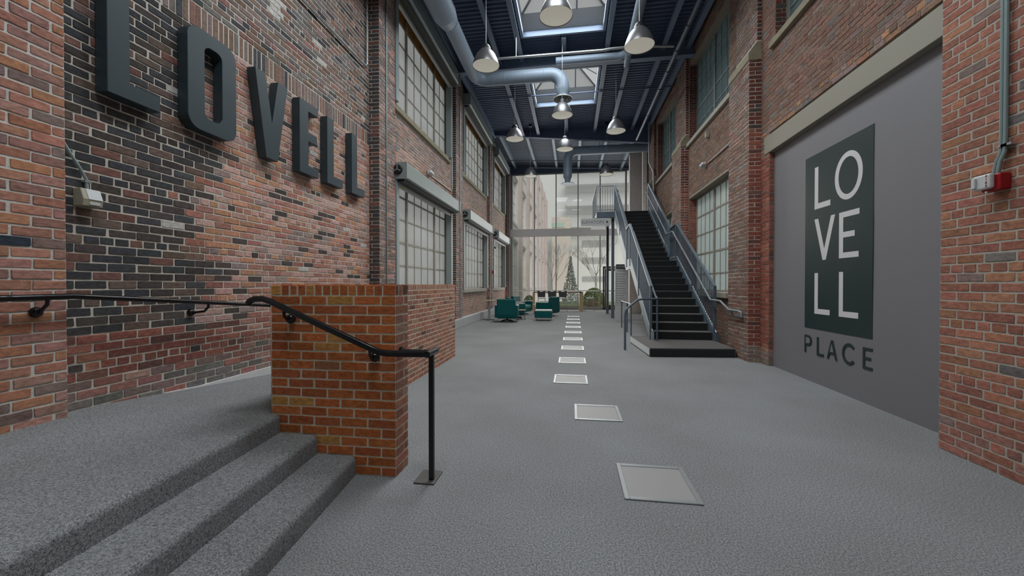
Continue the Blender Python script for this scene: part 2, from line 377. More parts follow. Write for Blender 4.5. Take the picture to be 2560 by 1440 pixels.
# ------------------------------------------------------------------ brickwork
def wall_slab(mb, normal, plane, thick, u0, u1, v0, v1, holes):
    us = sorted({u0, u1, *[min(max(h[k], u0), u1) for h in holes for k in (0, 1)]})
    vv = sorted({v0, v1, *[min(max(h[k], v0), v1) for h in holes for k in (2, 3)]})
    for i in range(len(us) - 1):
        for j in range(len(vv) - 1):
            cu, cv = (us[i] + us[i + 1]) / 2, (vv[j] + vv[j + 1]) / 2
            if any(h[0] < cu < h[1] and h[2] < cv < h[3] for h in holes): continue
            if normal == '+x': mb.box(plane - thick, plane, us[i], us[i + 1], vv[j], vv[j + 1])
            elif normal == '-x': mb.box(plane, plane + thick, us[i], us[i + 1], vv[j], vv[j + 1])
            else: mb.box(us[i], us[i + 1], plane, plane + thick, vv[j], vv[j + 1])
def lay(out, normal, plane, u0, u1, v0, v1, color, holes=(), ch=0.072, bl=0.212, m=0.011, header=7, hphase=0, soldier=(), rng=None, jit=0.004, phase=0.0, proud=(0.003, 0.0075)):
    """fill a wall rectangle with bricks; 'soldier' lists (v0,v1) bands of upright bricks"""
    rng = rng or random.Random(5)
    def free(a, b):
        iv = [(u0, u1)]; c = (a + b) / 2
        for h in holes:
            if h[2] - 0.02 < c < h[3] + 0.02:
                nv = []
                for p, q in iv:
                    if h[1] <= p or h[0] >= q: nv.append((p, q)); continue
                    if h[0] > p: nv.append((p, h[0]))
                    if h[1] < q: nv.append((h[1], q))
                iv = nv
        return iv
    v, k = v0, 0
    while v < v1 - 0.02:
        band = next((s for s in soldier if s[0] - ch * 0.5 <= v < s[1] - ch * 0.5), None)
        if band: top, step, off = band[1], 0.068, 0.0
        else:
            top = min(v + ch, v1)
            hd = header and (k + hphase) % header == 0
            step = (bl / 2 if hd else bl); off = (step * 0.5 if hd else (0 if k % 2 else bl / 2)) + phase
        for p, q in free(v, top):
            j = math.floor((p - off) / step); pcs = []
            while off + j * step < q - 0.001:
                a2, b2 = max(off + j * step, p), min(off + (j + 1) * step, q); j += 1
                if b2 - a2 > 0.001: pcs.append([a2, b2])
            if len(pcs) > 1 and pcs[-1][1] - pcs[-1][0] < 0.048: pcs[-2][1] = q; pcs.pop()
            if len(pcs) > 1 and pcs[0][1] - pcs[0][0] < 0.048: pcs[1][0] = p; pcs.pop(0)
            for a2, b2 in pcs:
                ja, jb = rng.uniform(-jit, jit), rng.uniform(-jit, jit)
                x0, x1 = a2 + (m / 2 + ja if a2 > p else 0.001), b2 - (m / 2 + jb if b2 < q else 0.001)
                y0, y1 = v + m / 2 + rng.uniform(-jit, jit) * 0.5, top - m / 2 + rng.uniform(-jit, jit) * 0.5
                cu, cv = (x0 + x1) / 2, (y0 + y1) / 2
                pt = (plane, cu, cv) if 'x' in normal else (cu, plane, cv)
                sx, sy, d = spot(pt)
                if depth_of(pt) < 0.2 or not (-700 < sx < 3260 and -600 < sy < 2040): continue
                out.append((normal, plane, x0, x1, y0, y1, color(cu, cv, rng), rng.uniform(*proud), (0 if (0 < sx < 2560 and 0 < sy < 1440) else 1e6) + d))
        v = top; k += 1
_BR = {}
def _unit_brick(kind, var):
    if (kind, var) in _BR: return _BR[(kind, var)]
    rng = random.Random(100 * var + len(kind))
    w, h = {'stretcher': (0.2, 0.061), 'header': (0.1, 0.061), 'soldier': (0.058, 0.2)}[kind]
    J = lambda a=0.0015: rng.uniform(-a, a)
    c = 0.004                                     # worn corners, slightly wavy arrises
    ol = []
    for (x, z, dx, dz, ex, ez) in ((-1, -1, 1, 0, 0, 1), (1, -1, 0, 1, -1, 0), (1, 1, -1, 0, 0, -1), (-1, 1, 0, -1, 1, 0)):
        X, Z = x * w / 2, z * h / 2
        k = c * rng.uniform(0.5, 1.5)
        ol += [(X + ex * k + J(), Z + ez * k + J()), (X + dx * k + J(), Z + dz * k + J())]
        L_ = w if dx else h
        if L_ > 0.09: ol.append((X + dx * L_ * rng.uniform(0.3, 0.7), Z + dz * L_ * rng.uniform(0.3, 0.7) if dz else Z + J(0.0022)) if dx else (X + J(0.0022), Z + dz * L_ * rng.uniform(0.3, 0.7)))
    n = len(ol); sx, sz = (w - 0.006) / w, (h - 0.0055) / h
    vs_ = [(x, 0.012, z) for x, z in ol] + [(x, -0.0025, z) for x, z in ol] + [(x * sx + J(0.001), -0.007, z * sz + J(0.001)) for x, z in ol]
    fs = [tuple(2 * n + k for k in range(n))]
    for a in (0, n):
        for k in range(n):
            k2 = (k + 1) % n; fs.append((a + k, a + k2, a + n + k2, a + n + k))
    me = bpy.data.meshes.new('brick'); me.from_pydata(vs_, [], fs); me.materials.append(M['brick_obj']); me.update()
    _BR[(kind, var)] = (me, w, h)
    return _BR[(kind, var)]
def emit(parent, bricks, most=300):
    bricks.sort(key=lambda b: b[8] / math.sqrt(max(1e-4, (b[3] - b[2]) * (b[5] - b[4]))) )
    single, rest = bricks[:most], bricks[most:]
    if rest and len(rest) < 40 and most >= 300: pass
    for i, (nrm, pl, x0, x1, y0, y1, col, pr, d) in enumerate(single):
        w, h = x1 - x0, y1 - y0
        kind = 'soldier' if h > w * 1.3 else ('header' if w < 0.14 else 'stretcher')
        me, nw, nh = _unit_brick(kind, (i * 7 + int(x0 * 50)) % 8)
        o = bpy.data.objects.new('brick', me); COL.objects.link(o); o.parent = parent
        c = ((x0 + x1) / 2, (y0 + y1) / 2); po = WLOC[parent.name]
        out = pr - 0.007
        if nrm == '+x': o.location = Vector((pl + out, c[0], c[1])) - po; o.rotation_euler = (0, 0, R(90))
        elif nrm == '-x': o.location = Vector((pl - out, c[0], c[1])) - po; o.rotation_euler = (0, 0, R(-90))
        else: o.location = Vector((c[0], pl - out, c[1])) - po
        o.scale = (w / nw, 1, h / nh); o.color = (*col, 1)
    if rest:
        rng = random.Random(9); V, Fc, cols = [], [], []
        po = WLOC[parent.name]
        for nrm, pl, x0, x1, y0, y1, col, pr, d in rest:
            b = len(V); e = 0.0045; J = lambda: rng.uniform(-0.0018, 0.0018)
            bk = [(x0, y0), (x1, y0), (x1, y1), (x0, y1)]
            fr = [(x0 + e + J(), y0 + e + J()), (x1 - e + J(), y0 + e + J()), (x1 - e + J(), y1 - e + J()), (x0 + e + J(), y1 - e + J())]
            for ring, dd in ((bk, -0.003), (fr, pr)):
                for u, v in ring:
                    V.append({'+x': (pl + dd - po.x, u - po.y, v - po.z), '-x': (pl - dd - po.x, u - po.y, v - po.z), '-y': (u - po.x, pl - dd - po.y, v - po.z)}[nrm])
            fl = nrm == '-x'
            for q in ((4, 5, 6, 7), (0, 1, 5, 4), (1, 2, 6, 5), (2, 3, 7, 6), (3, 0, 4, 7)):
                Fc.append(tuple(b + i for i in (reversed(q) if fl else q))); cols += [*col, 1.0]
        me = bpy.data.meshes.new('brick_courses'); me.from_pydata(V, [], Fc); me.materials.append(M['brick_att'])
        at = me.attributes.new('bcol', 'FLOAT_COLOR', 'FACE'); at.data.foreach_set('color', cols); me.update()
        o = bpy.data.objects.new('brick_courses', me); COL.objects.link(o); o.parent = parent; o['kind'] = 'stuff'
def pick(rng, table, grey=0.22):
    t = rng.random() * sum(w for w, c in table)
    for w, c in table:
        t -= w
        if t <= 0: break
    k = rng.uniform(0.82, 1.18)
    g_ = 0.3 * c[0] + 0.5 * c[1] + 0.2 * c[2]
    return tuple(max(0.004, (x * (1 - grey) + g_ * grey) * 1.2 * k * rng.uniform(0.95, 1.05)) for x in c)
RED, ORANGE, PINK = (0.34, 0.125, 0.085), (0.42, 0.175, 0.085), (0.40, 0.205, 0.165)
MAROON, MAUVE, BROWN = (0.17, 0.075, 0.06), (0.22, 0.15, 0.135), (0.20, 0.12, 0.085)
DARK, BLUEBLK, GREY = (0.082, 0.066, 0.062), (0.064, 0.068, 0.078), (0.16, 0.148, 0.142)
TAN, DEEP = (0.42, 0.25, 0.11), (0.185, 0.045, 0.03)
# ------------------------------------------------------------------ floor, platform, ramp
def struct(o): o['kind'] = 'structure'; return o
struct(MB().box(-3.9, 4.2, -3.2, 23.3, -0.25, 0.0).build('floor', 'carpet'))
def edge_x(x, y): return x + 0.12 * (2.73 - y)         # the step edges run slightly askew of the hall
def rounded_step(x_in, x_nose, z, y0, y1, r=0.035):
    prof = [(x_in, 0.001), (x_nose, 0.001), (x_nose, z - r)]
    for k in range(1, 6):
        a = k * math.pi / 10
        prof.append((x_nose - r + r * math.cos(a), z - r + r * math.sin(a)))
    prof.append((x_in, z))
    m = MB(); n = len(prof)
    ys = (y0, y1)
    for y in ys:
        for x, zz in prof:
            m.v.append((edge_x(x, y) if x > -3.7 else x, y, zz))
    m.f.append(tuple(range(n))); m.f.append(tuple(n + k for k in reversed(range(n))))
    for k in range(n):
        k2 = (k + 1) % n; m.f.append((k, n + k, n + k2, k2))
    return m
struct(rounded_step(-3.83, -2.19, 0.414, -3.0, 2.73).build('floor_platform', 'carpet_steps', smooth=True))
steps = thing('entry_steps', (-1.7, 2.0, 0), 'two broad carpeted steps down from the raised landing beside the brick parapet', 'steps')
rounded_step(-2.25, -1.88, 0.276, -3.0, 2.724).build('step', 'carpet_steps', steps, smooth=True)
rounded_step(-1.95, -1.57, 0.138, -3.0, 2.724).build('step', 'carpet_steps', steps, smooth=True)
ramp = MB(); ramp.prism([(2.72, 0.001), (7.62, 0.001), (2.72, 0.414)], 'x', -3.83, -2.262)
struct(ramp.build('floor_ramp', 'carpet_steps'))
# white plinth strip under the left wall where the ramp falls away, and the grey kerb beyond
pl = MB(); pl.prism([(3.25, 0.374), (3.6, 0.350), (7.16, 0.350), (7.16, 0.05), (3.25, 0.36)], 'x', -3.83, -3.80)
struct(pl.build('baseboard_left', 'white_trim'))
struct(MB().box(-3.74, -3.55, 7.17, 22.75, 0.0, 0.29).build('baseboard_left_far', 'grey_trim', bevel=0.012))

# ------------------------------------------------------------------ left walls
def c_pier(u, v, r):
    if 2.06 < u < 2.2 and 1.64 < v < 1.72: return (0.04, 0.055, 0.075)
    if v < 0.75: return pick(r, [(4, PINK), (3, ORANGE), (2, MAUVE), (1, GREY)])
    return pick(r, [(5, (0.40, 0.165, 0.11)), (3, ORANGE), (3, (0.36, 0.17, 0.135)), (0.7, MAUVE)])
w = MB(); wall_slab(w, '+x', -3.72, 0.3, -3.0, 2.45, 0.0, 8.2, [])
wl = struct(w.build('wall_left_near', 'mortar_pale'))
B = []; lay(B, '+x', -3.72, -3.0, 2.45, 0.39, 8.2, c_pier, ch=0.0745, bl=0.226, m=0.0125, header=0, jit=0.0055, rng=random.Random(1)); emit(wl, B)

def c_left(u, v, r):
    edge = 3.72 + 0.22 * math.sin(v * 5.3) + r.uniform(-0.12, 0.12)
    if v < 0.62: return pick(r, [(4, MAUVE), (3, (0.30, 0.12, 0.10)), (3, GREY), (1, PINK)])
    if v < 1.02: return pick(r, [(6, (0.27, 0.085, 0.06)), (2, RED), (2, MAROON), (1, DARK)]) if u < 4.2 else pick(r, [(5, PINK), (3, RED), (1, GREY)])
    if 4.70 < u < 4.84 and 4.85 < v < 5.6: return (0.62, 0.62, 0.6)
    if r.random() < 0.006: return (0.55, 0.55, 0.53)
    if v < 4.04:
        if u < edge - 0.3 or (v > 3.2 and u < 3.5): return pick(r, [(5, (0.05, 0.053, 0.06)), (4, (0.066, 0.054, 0.05)), (2, (0.14, 0.092, 0.075)), (1.6 if v < 1.9 else 0.5, MAROON)])
        if u < edge: return pick(r, [(5, DARK), (3, BLUEBLK), (2, BROWN), (2, RED)])
        return pick(r, [(4, (0.40, 0.17, 0.125)), (5, (0.48, 0.28, 0.235)), (2.5, (0.48, 0.22, 0.115)), (2, (0.29, 0.21, 0.195)), (1.2, DARK)])
    return pick(r, [(4, BROWN), (4, MAUVE), (3, GREY), (2.5, BLUEBLK), (1, (0.27, 0.12, 0.10))])
w = MB(); wall_slab(w, '+x', -3.83, 0.3, 2.45, 7.17, 0.0, 8.2, [])
wl = struct(w.build('wall_left', 'mortar'))
B = []; lay(B, '+x', -3.83, 2.45, 7.16, 0.345, 8.2, c_left, ch=0.0725, bl=0.224, m=0.0125, header=7, hphase=2, soldier=[(4.05, 4.29)], jit=0.0055, rng=random.Random(2)); emit(wl, B)

WIN_L = [(7.86, 11.75), (13.1, 16.95), (18.35, 21.6)]
PIL_L = [(7.16, 7.84), (12.25, 13.05), (17.5, 18.25), (22.4, 22.9)]
def c_lfar(u, v, r):
    if v > 4.4: return pick(r, [(5, (0.28, 0.18, 0.145)), (3, MAUVE), (1, GREY), (1.5, (0.30, 0.15, 0.115))])
    return pick(r, [(5, (0.34, 0.195, 0.145)), (3, (0.36, 0.20, 0.165)), (2, (0.26, 0.175, 0.15)), (0.7, GREY), (1, (0.34, 0.21, 0.12))])
def c_lpil(u, v, r):
    return pick(r, [(4, MAUVE), (3, (0.20, 0.16, 0.155)), (2, BROWN), (1.5, PINK)]) if v > 1.0 else pick(r, [(3, PINK), (2, MAUVE), (2, GREY), (2, RED)])
def c_lret(u, v, r):
    return pick(r, [(4, DARK), (3, MAROON), (1, BLUEBLK)]) if v > 1.4 else pick(r, [(3, RED), (2, MAROON), (1, DARK)])
holes = [(a, b, 1.12, 3.95) for a, b in WIN_L] + [(a, b, 5.1, 7.8) for a, b in WIN_L]
w = MB(); wall_slab(w, '+x', -3.74, 0.3, 7.16, 22.9, 0.0, 8.25, holes)
for a, b in PIL_L: w.box(-3.745, -3.62, a, b, 0.0, 8.25)
wl = struct(w.build('wall_left_far', 'mortar_pale'))
B = []
for i, (a, b) in enumerate([(7.84, 12.25), (13.05, 17.5), (18.25, 22.4)]):
    lay(B, '+x', -3.74, a, b, 0.29, 8.2, c_lfar, holes=holes, ch=0.0725, bl=0.222, m=0.0105, soldier=[(3.96, 4.18)], rng=random.Random(20 + i))
for i, (a, b) in enumerate(PIL_L):
    lay(B, '+x', -3.62, a, b, 0.29, 8.2, c_lpil, ch=0.0725, bl=0.222, m=0.0105, rng=random.Random(30 + i))
    lay(B, '-y', a, -3.83 if i == 0 else -3.74, -3.62, 0.29, 8.2, c_lret, ch=0.0725, bl=0.222, m=0.0105, header=0, rng=random.Random(40 + i))
emit(wl, B)

# ------------------------------------------------------------------ right walls
def c_rnear(u, v, r):
    if v < 0.3: return pick(r, [(3, (0.30, 0.13, 0.10)), (1, MAUVE), (2, RED)])
    return pick(r, [(6, (0.31, 0.112, 0.072)), (3, (0.34, 0.135, 0.07)), (0.15, MAUVE), (0.05, GREY)])
w = MB(); wall_slab(w, '-x', 3.11, 0.42, -3.0, 3.92, 0.0, 8.2, [])
wr = struct(w.build('wall_right_near', 'mortar_mid'))
B = []; lay(B, '-x', 3.11, -3.0, 3.92, 0.0, 8.2, c_rnear, ch=0.0745, bl=0.222, m=0.0125, header=6, hphase=4, jit=0.002, proud=(0.002, 0.004), rng=random.Random(3)); emit(wr, B)

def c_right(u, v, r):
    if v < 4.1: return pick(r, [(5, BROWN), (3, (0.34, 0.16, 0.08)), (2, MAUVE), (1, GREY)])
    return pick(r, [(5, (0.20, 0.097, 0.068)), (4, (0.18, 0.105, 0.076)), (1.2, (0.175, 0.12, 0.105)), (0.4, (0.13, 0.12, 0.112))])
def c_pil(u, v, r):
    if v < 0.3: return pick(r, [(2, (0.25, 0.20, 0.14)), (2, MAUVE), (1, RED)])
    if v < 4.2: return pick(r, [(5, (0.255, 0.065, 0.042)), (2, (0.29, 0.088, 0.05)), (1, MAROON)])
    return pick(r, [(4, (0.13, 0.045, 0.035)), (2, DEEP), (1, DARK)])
def c_pilface(u, v, r):
    return pick(r, [(5, (0.165, 0.10, 0.076)), (2, (0.17, 0.118, 0.103)), (0.6, (0.13, 0.12, 0.112)), (3, (0.175, 0.086, 0.065))])
def c_rfar(u, v, r):
    if v < 0.5: return pick(r, [(2, (0.2, 0.17, 0.11)), (2, BROWN), (1, RED)])
    return pick(r, [(5, (0.205, 0.122, 0.08)), (3, (0.175, 0.105, 0.076)), (2, (0.195, 0.092, 0.068)), (0.5, (0.13, 0.12, 0.112))])
holes = [(3.92, 7.45, -1, 4.0), (4.15, 7.27, 5.36, 7.7)]
w = MB(); wall_slab(w, '-x', 3.34, 0.4, 3.92, 7.75, 0.0, 8.2, holes)
wr = struct(w.build('wall_right', 'mortar_dark'))
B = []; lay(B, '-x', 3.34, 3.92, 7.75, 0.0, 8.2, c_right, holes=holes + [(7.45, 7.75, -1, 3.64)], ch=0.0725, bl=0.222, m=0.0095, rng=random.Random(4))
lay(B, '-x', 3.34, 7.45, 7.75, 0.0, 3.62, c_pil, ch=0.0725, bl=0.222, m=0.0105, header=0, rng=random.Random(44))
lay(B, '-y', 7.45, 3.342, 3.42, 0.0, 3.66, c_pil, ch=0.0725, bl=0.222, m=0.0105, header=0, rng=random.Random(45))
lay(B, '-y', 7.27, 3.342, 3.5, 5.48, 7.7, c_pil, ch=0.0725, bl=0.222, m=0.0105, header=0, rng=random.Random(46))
emit(wr, B)
def pier(name, y0, y1, seed, stone):
    w = MB(); w.box(3.13, 3.345, y0, y1, 0, 5.41); w.box(3.26, 3.345, y0, y1, 5.40, 8.2)
    p = struct(w.build(name, 'mortar'))
    MB().prism([(3.115, 5.41), (3.345, 5.41), (3.345, 5.74), (3.255, 5.74), (3.115, 5.54)], 'y', y0 - 0.012, y1 + 0.012).build('stone_cap', stone, p, bevel=0.008)
    B = []
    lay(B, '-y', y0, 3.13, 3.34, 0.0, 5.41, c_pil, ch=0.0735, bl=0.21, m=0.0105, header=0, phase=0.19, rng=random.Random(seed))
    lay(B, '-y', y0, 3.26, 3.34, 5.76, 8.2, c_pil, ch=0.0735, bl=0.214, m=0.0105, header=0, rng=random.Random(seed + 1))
    lay(B, '-x', 3.13, y0, y1, 0.0, 5.41, c_pilface, ch=0.0735, bl=0.222, m=0.0095, rng=random.Random(seed + 2))
    lay(B, '-x', 3.26, y0, y1, 5.76, 8.2, c_pilface, ch=0.0735, bl=0.222, m=0.0095, rng=random.Random(seed + 3))
    emit(p, B)
pier('wall_right_pier_near', 7.75, 8.66, 50, 'stone')
pier('wall_right_pier_mid', 12.28, 13.32, 60, 'stone')
pier('wall_right_pier_far', 16.85, 17.85, 70, 'stone')
WIN_R = [(9.24, 12.2), (13.75, 16.5)]
holes = [(a, b, 1.12, 3.86) for a, b in WIN_R] + [(a, b, 5.36, 7.7) for a, b in WIN_R]
w = MB(); wall_slab(w, '-x', 3.34, 0.4, 8.6, 23.2, 0.0, 8.2, holes)
wr = struct(w.build('wall_right_far', 'mortar_dark'))
B = []
lay(B, '-x', 3.34, 8.66, 12.28, 0.0, 8.2, c_rfar, holes=holes, ch=0.0725, bl=0.222, m=0.0095, rng=random.Random(5))
lay(B, '-x', 3.34, 13.32, 16.85, 0.0, 8.2, c_rfar, holes=holes, ch=0.0725, bl=0.222, m=0.0095, rng=random.Random(6))
lay(B, '-x', 3.34, 17.85, 22.0, 0.0, 8.2, lambda u, v, r: pick(r, [(3, BROWN), (2, DARK), (2, MAROON)]), ch=0.0725, bl=0.222, m=0.0095, rng=random.Random(7))
for a, b in WIN_R:
    lay(B, '-y', b, 3.342, 3.54, 1.24, 3.86, c_pil, ch=0.0725, bl=0.222, m=0.0105, header=0, rng=random.Random(8))
    lay(B, '-y', b, 3.342, 3.54, 5.48, 7.7, c_pil, ch=0.0725, bl=0.222, m=0.0105, header=0, rng=random.Random(9))
emit(wr, B)
struct(MB().box(2.78, 3.36, 20.2, 20.5, 0.0, 8.1).build('wall_right_plaster', 'plaster'))

struct(MB().box(-4.1, 3.6, -3.3, -3.0, 0.0, 8.3).build('wall_back', pmat('plain_back_wall', (0.10, 0.09, 0.085), 0.9)))  # unseen dark end wall, added to keep light from behind the camera out
# stone sills
def sill(name, X0, X1, y0, y1, z0, z1, mat):
    return struct(MB().box(X0, X1, y0, y1, z0, z1).build(name, mat, bevel=0.01))
k = 1
for a, b in WIN_L:
    sill('trim_%d' % k, -4.0, -3.64, a - 0.02, b + 0.1, 1.12, 1.24, 'stone_pale'); k += 1
    sill('trim_%d' % k, -4.0, -3.66, a - 0.02, b + 0.1, 5.09, 5.21, 'stone'); k += 1
for a, b in [(4.15, 7.27)] + WIN_R:
    sill('trim_%d' % k, 3.27, 3.7, a - 0.2, b + 0.08, 5.36, 5.47, 'stone' if a < 5 else 'stone_pale'); k += 1
for a, b in WIN_R:
    sill('trim_%d' % k, 3.25, 3.7, a - 0.05, b + 0.06, 1.10, 1.22, 'stone_pale'); k += 1

# ------------------------------------------------------------------ steel windows
WN = [1]
def steel_window(X, y0, y1, z0, z1, groups, rows, fmat, pmat_, thick=0.05, top_mat=None, mull=0.075, side=1):
    wdw = thing('window_%d' % WN[0], (X, (y0 + y1) / 2, z0), kind='structure'); WN[0] += 1
    f = MB(); t = thick / 2
    f.box(X - t, X + t, y0, y0 + 0.05, z0, z1); f.box(X - t, X + t, y1 - 0.05, y1, z0, z1)
    f.box(X - t, X + t, y0 + 0.05, y1 - 0.05, z0, z0 + 0.045); f.box(X - t, X + t, y0 + 0.05, y1 - 0.05, z1 - 0.045, z1)
    f.build('window_frame', fmat, wdw)
    n = sum(groups); pw = (y1 - y0 - 0.1 - mull * (len(groups) - 1)) / n
    cols, y = [], y0 + 0.05
    for gi, g in enumerate(groups):
        for c in range(g):
            cols.append((y, y + pw)); y += pw
            if c < g - 1: MB().box(X - t * 0.6, X + t * 0.6, y - 0.011, y + 0.011, z0 + 0.045, z1 - 0.045).build('glazing_bar', fmat, wdw)
        if gi < len(groups) - 1:
            MB().box(X - t * 1.5, X + t * 1.5, y, y + mull, z0 + 0.045, z1 - 0.045).build('mullion', fmat, wdw); y += mull
    zs = [z0 + 0.045] + list(rows) + [z1 - 0.045]
    for i, zz in enumerate(rows):
        h = 0.02 if i % 2 else 0.013
        MB().box(X - t * 0.7, X + t * 0.7, y0 + 0.05, y1 - 0.05, zz - h, zz + h).build('transom', fmat, wdw)
    base = None
    for j in range(len(zs) - 1):
        for (a, b) in cols:
            mt = top_mat if (top_mat and j == len(zs) - 2) else pmat_
            key = mt
            if base is None or key not in base:
                base = base or {}
                base[key] = MB().box(-0.003, 0.003, -0.5, 0.5, -0.5, 0.5).build('pane', mt, wdw, local=True)
                o = base[key]
            else:
                o = share(base[key], wdw, (0, 0, 0))
            o.location = (0, (a + b) / 2 - WLOC[wdw.name].y, (zs[j] + zs[j + 1]) / 2 - WLOC[wdw.name].z)
            o.scale = (1, b - a, zs[j + 1] - zs[j])
    return wdw
for a, b in WIN_L:
    steel_window(-3.83, a, b, 1.24, 3.95, [2, 4, 2], [1.82, 2.34, 2.86, 3.36], 'win_frame', 'pane_left')
    steel_window(-3.83, a, b, 5.21, 7.8, [2, 4, 2], [5.76, 6.28, 6.78, 7.25], 'win_frame', 'pane_left', top_mat='pane_brown')
steel_window(3.56, 9.24, 12.2, 1.22, 3.86, [4, 4], [1.68, 2.24, 2.78, 3.3], 'win_frame', 'pane_right')
steel_window(3.56, 13.75, 16.5, 1.22, 3.86, [4, 3], [1.68, 2.24, 2.78, 3.3], 'win_frame', 'pane_right')
steel_window(3.56, 9.24, 12.2, 5.47, 7.7, [4, 4], [5.95, 6.4, 6.85, 7.3], 'win_frame_grey', 'pane_upper')
steel_window(3.56, 13.75, 16.5, 5.47, 7.7, [4, 3], [5.95, 6.4, 6.85, 7.3], 'win_frame_grey', 'pane_upper')
steel_window(3.56, 4.15, 7.27, 5.47, 7.7, [4, 4], [5.95, 6.4, 6.85, 7.3], 'win_frame_grey', 'pane_upper')

# ------------------------------------------------------------------ brick parapet beside the ramp
def c_par(u, v, r):
    return pick(r, [(6, (0.50, 0.15, 0.045)), (3, (0.44, 0.13, 0.05)), (0.8, (0.50, 0.25, 0.07)), (0.3, (0.36, 0.17, 0.08))], 0.05)
def c_parside(u, v, r):
    return pick(r, [(5, (0.38, 0.14, 0.085)), (3, (0.34, 0.15, 0.105)), (1, (0.33, 0.21, 0.14)), (0.5, MAROON)])
w = MB(); w.box(-2.26, -1.262, 2.735, 2.95, 0, 1.39); w.box(-2.44, -2.25, 2.945, 7.53, 0, 1.39)
par = tag(w.build('parapet', 'mortar_tan'), 'low orange brick parapet wall with a soldier course on top, beside the ramp and steps', 'wall')
B = []; S1 = [(1.302, 1.4)]
lay(B, '-y', 2.735, -2.26, -1.262, 0.0, 1.4, c_par, ch=0.0693, bl=0.213, m=0.0095, header=0, soldier=S1, jit=0.0015, proud=(0.0015, 0.003), rng=random.Random(11), phase=0.01)
lay(B, '+x', -1.262, 2.735, 2.95, 0.0, 1.4, c_parside, ch=0.0693, bl=0.213, m=0.0095, header=0, soldier=S1, jit=0.0015, proud=(0.0015, 0.003), rng=random.Random(12))
lay(B, '+x', -2.25, 2.95, 7.53, 0.0, 1.4, c_parside, ch=0.0693, bl=0.213, m=0.0095, header=0, soldier=S1, jit=0.0015, proud=(0.0015, 0.003), rng=random.Random(13))
emit(par, B)
for k in range(14): MB().box(-2.255 + 0.0711 * k, -2.255 + 0.0711 * k + 0.062, 2.738, 2.947, 1.388, 1.3985).build('cap_brick', 'cap_brick', par)
for k in range(64): MB().box(-2.435, -2.253, 2.955 + 0.0713 * k, 2.955 + 0.0713 * k + 0.062, 1.388, 1.3985).build('cap_brick', 'cap_brick', par)

# ------------------------------------------------------------------ ceiling: steel deck, purlins, girders
deck = MB()
def deck_strip(x0, x1, y0, y1):
    p, n = 0.152, int(math.ceil((y1 - y0) / 0.152)); pts = []
    for k in range(n):
        y = y0 + k * p
        for dy, dz in ((0, 0), (0.062, 0), (0.085, 0.045), (0.129, 0.045)):
            if y + dy < y1: pts.append((y + dy, 8.18 + dz))
    pts.append((y1, 8.18)); b = len(deck.v)
    for y, z in pts: deck.v += [(x0, y, z), (x1, y, z)]
    for k in range(len(pts) - 1): deck.f.append((b + 2 * k, b + 2 * k + 1, b + 2 * k + 3, b + 2 * k + 2))
deck_strip(-4.0, SKY_X[0], -3.0, 17.6); deck_strip(SKY_X[1], 3.75, -3.0, 17.6)
ys = [-3.0] + [v for ab in SKY_Y for v in ab] + [17.6]
for i in range(0, len(ys), 2): deck_strip(SKY_X[0], SKY_X[1], ys[i], ys[i + 1])
ceil = struct(deck.build('ceiling', 'ceiling'))
zf = lambda x: 8.06 - 0.055 * (x + 3.4)
d2 = MB(); p = 0.152
n = int((23.1 - 17.7) / p); pts = []
for k in range(n + 1):
    for dy, dz in ((0, 0), (0.062, 0), (0.085, 0.022), (0.129, 0.022)): pts.append((17.7 + k * p + dy, dz))
for y, dz in pts: d2.v += [(-4.0, y, zf(-4.0) + 0.19 + dz), (3.7, y, zf(3.7) + 0.19 + dz)]
for q in range(len(pts) - 1): d2.f.append((2 * q, 2 * q + 1, 2 * q + 3, 2 * q + 2))
struct(d2.build('ceiling_far', 'ceiling_far'))
def ibeam_y(m, x, y0, y1, z0, z1, w):
    m.box(x - w / 2, x + w / 2, y0, y1, z0, z0 + 0.015); m.box(x - 0.012, x + 0.012, y0, y1, z0 + 0.015, z1)
    return m
for x in (-3.42, -2.12, -1.45, 0.95, 1.62, 2.48, 3.16):
    ibeam_y(MB(), x, -3.0, 17.6, 7.92, 8.18, 0.13).build('purlin', 'beam', ceil)
for x in (-3.2, -2.0, -0.85, 0.35, 1.5, 2.65):
    z = zf(x); MB().box(x - 0.06, x + 0.06, 17.75, 22.9, z - 0.02, z + 0.19).build('purlin', 'beam_pale', ceil)
for y in (3.2, 7.5, 11.75):
    g = MB(); g.box(-3.95, 3.6, y - 0.1, y + 0.1, 7.72, 7.745); g.box(-3.95, 3.6, y - 0.015, y + 0.015, 7.745, 8.18); g.build('girder', 'beam', ceil)
g = MB(); g.prism([(-3.95, 8.3), (3.7, 8.3), (3.7, 7.32), (-3.95, 8.08)], 'y', 17.55, 17.72); g.build('girder', 'ceiling', ceil)
g = MB(); g.box(-3.9, 3.6, 22.78, 23.0, 7.72, 8.35); g.build('girder', 'ceiling', ceil)
MB().box(-0.29, -0.17, 10.85, 11.66, 7.98, 8.18).build('purlin', 'beam', ceil)
MB().box(-0.29, -0.17, 15.1, 17.5, 7.98, 8.18).build('purlin', 'beam', ceil)

